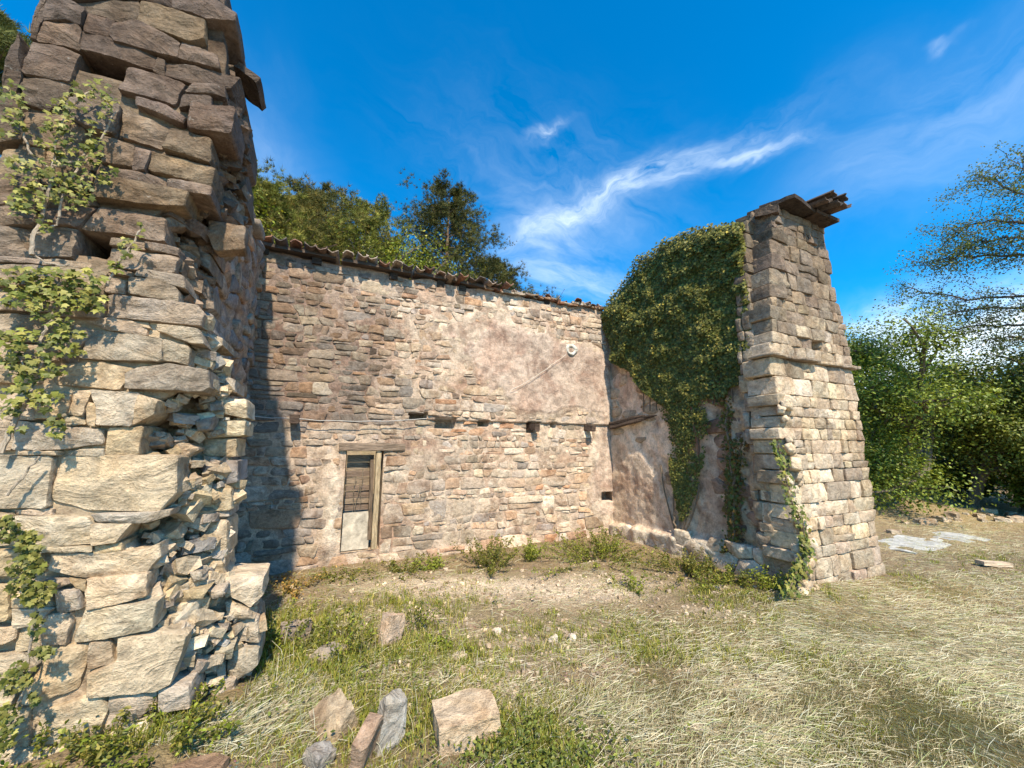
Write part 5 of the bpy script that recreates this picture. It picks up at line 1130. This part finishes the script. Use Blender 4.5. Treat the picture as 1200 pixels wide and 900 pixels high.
# green grass, in tufts
tx, ty = sample(15000, r, .95); ex, ey = near_extra(5000, r); tx = np.r_[tx, ex]; ty = np.r_[ty, ey]
ok = (fgreen(tx, ty) > r.random(len(tx))*.9+.12) & ~blocked(tx, ty) & (tx < 25); tx, ty = tx[ok], ty[ok]
nb_ = r.integers(7, 16, len(tx)); cx = np.repeat(tx, nb_)+r.normal(0, .028, nb_.sum()); cy = np.repeat(ty, nb_)+r.normal(0, .028, nb_.sum()); n = len(cx)
th = np.repeat(r.uniform(.5, 1.5, len(tx)), nb_); g = fgreen(cx, cy); px, py = proj(np.stack([cx, cy, 0*cx], 1)); tall = np.exp(-(((px-440)/190)**2+((py-790)/80)**2))+.6*np.exp(-(((px-150)/130)**2+((py-880)/60)**2))
L = (.026+.030*np.clip(g, 0, 1)+.036*tall)*th*r.uniform(.6, 1.3, n); W_ = r.uniform(.0025, .0055, n)*(1+np.hypot(cx, cy)*.10)
pal = np.array([(.16, .19, .045), (.20, .23, .06), (.12, .145, .035), (.27, .26, .10), (.40, .36, .20)]); ci_ = r.choice(5, n, p=[.26, .24, .18, .18, .14]); col_ = pal[ci_]*np.exp(r.normal(0, .2, (n, 1)))
V, Fc, c = blades(np.stack([cx, cy, gz(cx, cy)-.005], 1), L, W_, r.uniform(.1, .85, n), r.uniform(0, 6.28, n), col_, r)
mk('grass', V, Fc, M_GRASS, None, c, kind='stuff', label='short green grass growing in patches on the ground'); print('grass', n)
# dry straw lying on the ground
def strands(P, L, W, az, tilt, col, r):
    n = len(P); d = np.stack([np.cos(az), np.sin(az), 0*az], 1); s = np.stack([-np.sin(az), np.cos(az), 0*az], 1); bend = r.normal(0, .045, n)*L; rows = []
    for t, w in ((0, .6), (.5, 1.), (1., .4)):
        c = P+d*(L*t)[:, None]+s*(bend*4*t*(1-t))[:, None]; c[:, 2] += L*tilt*t+L*.05*4*t*(1-t); rows += [c-s*(W*w/2)[:, None]-[0, 0, .0006], c+s*(W*w/2)[:, None]+[0, 0, .0012]]
    V = np.stack(rows, 1).reshape(-1, 3); tri = np.array([(0, 1, 3), (0, 3, 2), (2, 3, 5), (2, 5, 4)]); return V, (np.arange(n)[:, None, None]*6+tri[None]).reshape(-1, 3), np.repeat(col, 6, 0)
sx, sy = sample(270000, r, .8); ex, ey = near_extra(25000, r); sx = np.r_[sx, ex]; sy = np.r_[sy, ey]
wind = .5+.9*fbm(sx*2.2, sy*5.0, 0, 3, 44); hv = np.clip(fhay(sx, sy)*(.40+.75*wind)+.12, 0, 1)
ok = (hv > r.random(len(sx))) & ~blocked(sx, sy) & (sx < 25); sx, sy, hv = sx[ok], sy[ok], hv[ok]; n = len(sx)
ln = r.uniform(.03, .15, n); hh = r.random(n)*.05*hv; az = r.vonmises(.0, 1.0, n)*.8+4.5*fbm(sx*.9, sy*.9, 0, 3, 91)
pal = np.array([(.48, .43, .30), (.40, .35, .23), (.58, .53, .41), (.25, .20, .13), (.32, .36, .17), (.52, .51, .41)]); col_ = pal[r.integers(6, size=n)]*np.exp(r.normal(0, .18, (n, 1)))
V, Fc, c = strands(np.stack([sx, sy, gz(sx, sy)+hh], 1), ln, r.uniform(.0008, .0017, n)*(1+np.hypot(sx, sy)*.10), az, r.normal(.03, .16, n), col_, r)
mk('straw', V, Fc, M_STRAW, None, c, kind='stuff', label='cut dry straw lying over the ground'); print('straw', n)
# upright dry stalks
sx, sy = sample(5200, r, .85); ok = (fgreen(sx, sy)*.5+fhay(sx, sy)*.4+.1 > r.random(len(sx))) & ~blocked(sx, sy) & (sx < 20); sx, sy = sx[ok], sy[ok]; n = len(sx); px, py = proj(np.stack([sx, sy, 0*sx], 1)); tall = np.exp(-(((px-400)/220)**2+((py-790)/100)**2))
V, Fc, c = blades(np.stack([sx, sy, gz(sx, sy)], 1), (.05+.17*tall)*r.uniform(.4, 1.3, n), r.uniform(.002, .0035, n)*(1+np.hypot(sx, sy)*.08), r.uniform(.1, .8, n), r.uniform(0, 6.28, n), pal[r.integers(6, size=n)], r)
mk('dry_stalks', V, Fc, M_STRAW, None, c, kind='stuff', label='upright dry grass stalks among the weeds')
# broad-leaved ground cover
sx, sy = sample(9000, r, .9); dn = np.clip(field([(640, 885, 60, 40, 1), (560, 870, 50, 40, .7), (170, 870, 90, 30, 1), (430, 790, 80, 60, .5), (860, 690, 60, 14, 1), (790, 665, 40, 10, 1), (400, 680, 60, 6, .8), (500, 700, 100, 15, .3), (770, 740, 90, 20, .25), (690, 880, 60, 25, .5), (330, 760, 50, 40, .5)], sx, sy), 0, 1)
ok = (dn > r.random(len(sx))) & ~blocked(sx, sy); sx, sy = sx[ok], sy[ok]; rep = r.integers(4, 9, len(sx)); cx = np.repeat(sx, rep)+r.normal(0, .03, rep.sum()); cy = np.repeat(sy, rep)+r.normal(0, .03, rep.sum()); n = len(cx)
P = np.stack([cx, cy, gz(cx, cy)+r.uniform(.01, .085, n)], 1); V, Fc, k = scatter(P, np.stack([r.normal(0, .5, n), r.normal(-.2, .5, n), 1+0*cx], 1), r.uniform(.012, .030, n), OV_T, OV_F, r)
mk('ground_cover', V, Fc, M_LEAF, None, leafcol(n, k, [(.09, .12, .03), (.12, .15, .04), (.065, .09, .025), (.15, .17, .05)], r), kind='stuff', label='low broad-leaved weeds covering the ground')
# individual weeds along the foot of the walls and in the yard
def weed(label, px, py, w, h, seed, pal, n=420, leaf=.03, at=None, cat='plant', name='weed', stemc=(.16, .16, .06), tmpl=(OV_T, OV_F)):
    g = onZ(px, py, 0); g = onZ(px, py, float(gz(g[0], g[1]))); zb = float(gz(g[0], g[1]))-.01
    if at is not None: g = at; zb = at[2]
    r = np.random.default_rng(seed); t = thing(name, label, cat, (g[0], g[1], zb))
    P = []; N_ = []; sbg = Bag(); ns = max(5, int(w*40))
    for s in range(ns):
        b = r.normal(0, 1, 2)*w*.28; tip = np.array([b[0]*1.7, b[1]*1.7, h*r.uniform(.5, 1)*(1-.35*min(1, np.hypot(*b)/w))]); tt = np.linspace(0, 1, 6)[:, None]; Q = np.array([b[0]*.6, b[1]*.6, 0])*(1-tt)+tip*tt; Q[:, :2] += r.normal(0, .008, (6, 2)); v, f = tube(Q, .003, 3); sbg.add(v, f, stemc)
        for _ in range(n//ns): k = r.uniform(.15, 1); P.append(Q[0]*(1-k)+Q[-1]*k+r.normal(0, leaf*.7, 3)); N_.append(r.normal(0, .6, 3)+[0, 0, .8])
    sbg.make('stem', M_BARK, t); P = np.array(P); P[:, 2] = np.maximum(P[:, 2], .005); V, Fc, k = scatter(P, np.array(N_), leaf*r.uniform(.6, 1.25, len(P)), tmpl[0], tmpl[1], r)
    mk('foliage', V, Fc, M_LEAF, t, leafcol(len(P), k, pal, r, .2)); return t
OLV = [(.10, .12, .03), (.14, .15, .045), (.08, .09, .03), (.20, .18, .07)]; BRT = [(.18, .22, .04), (.22, .25, .06), (.13, .17, .03)]
weed('dark bushy weed against the middle of the back wall foot', 572, 664, .62, .46, 1, OLV, 2200); weed('small yellow-green weed right of the dark bushy weed', 617, 656, .36, .34, 2, BRT, 800)
weed('wide low weed patch in the back right corner', 696, 656, .95, .32, 3, OLV+BRT, 2800); weed('taller green weed in front of the wide corner patch', 712, 648, .5, .42, 4, OLV+BRT, 1300)
weed('bright green sapling standing alone on pale soil', 741, 690, .20, .26, 5, BRT, 340); weed('low mossy weed below the doorway sill', 470, 671, .7, .14, 6, OLV, 1000)
weed('bright low tuft right of the doorway sill', 505, 668, .36, .18, 7, BRT, 600); weed('dark weed clump at the foot of the ivy wall', 800, 670, .7, .28, 8, OLV, 1600); weed('green weed clump near the right pier corner', 855, 682, .7, .22, 9, OLV+BRT, 1600)
weed('leafy weed at the foot of the right pier corner', 905, 690, .28, .24, 10, BRT, 380); weed('tall slim weed among the foreground stones', 410, 765, .30, .40, 11, BRT+OLV, 420, .026); weed('tall slim weed right of the pointed pinkish stone', 490, 735, .26, .34, 12, BRT+OLV, 300, .024)
weed('yellow-green grass tuft on bare soil in mid-ground', 525, 760, .15, .13, 13, BRT, 260, .03); weed('tall weed beside the left pier in its shade', 330, 765, .45, .38, 14, OLV+BRT, 1000)
weed('broad green weed at the foot of the left pier front', 200, 868, .34, .22, 15, OLV+BRT, 1500, .022); weed('small weed at the right pier outer foot', 1008, 672, .2, .12, 16, OLV, 220)
weed('rusty dry weed at the back wall foot by the left pier', 345, 690, .4, .18, 17, [(.24, .15, .07), (.30, .20, .09), (.18, .15, .06)], 480); weed('low weed under the doorway left corner', 395, 678, .35, .10, 18, OLV, 380)
weed('tiny seedlings sprouting on the tile coping of the back wall against the sky', 640, 680, .35, .2, 19, OLV, 90, .02, at=(3.75, 6.05, WT(3.75)+.06))
weed('low leafy weed in the bottom left corner against the pier foot', 45, 893, .5, .20, 21, OLV+BRT, 1300, .026)
weed('narrow green weed at the pier foot between ivy and broad weed', 118, 884, .30, .18, 22, OLV, 700, .024)
weed('dry bramble tangle hanging on the torn foot of the left pier', 275, 790, .22, .36, 20, [(.25, .18, .10), (.16, .17, .06)], 260, .02)
tl = {o.name for o in bpy.data.objects if o.parent is None}; print('objects', len(bpy.data.objects), 'top', len(tl), 'tris', sum(len(o.data.polygons) for o in bpy.data.objects if o.type == 'MESH'))
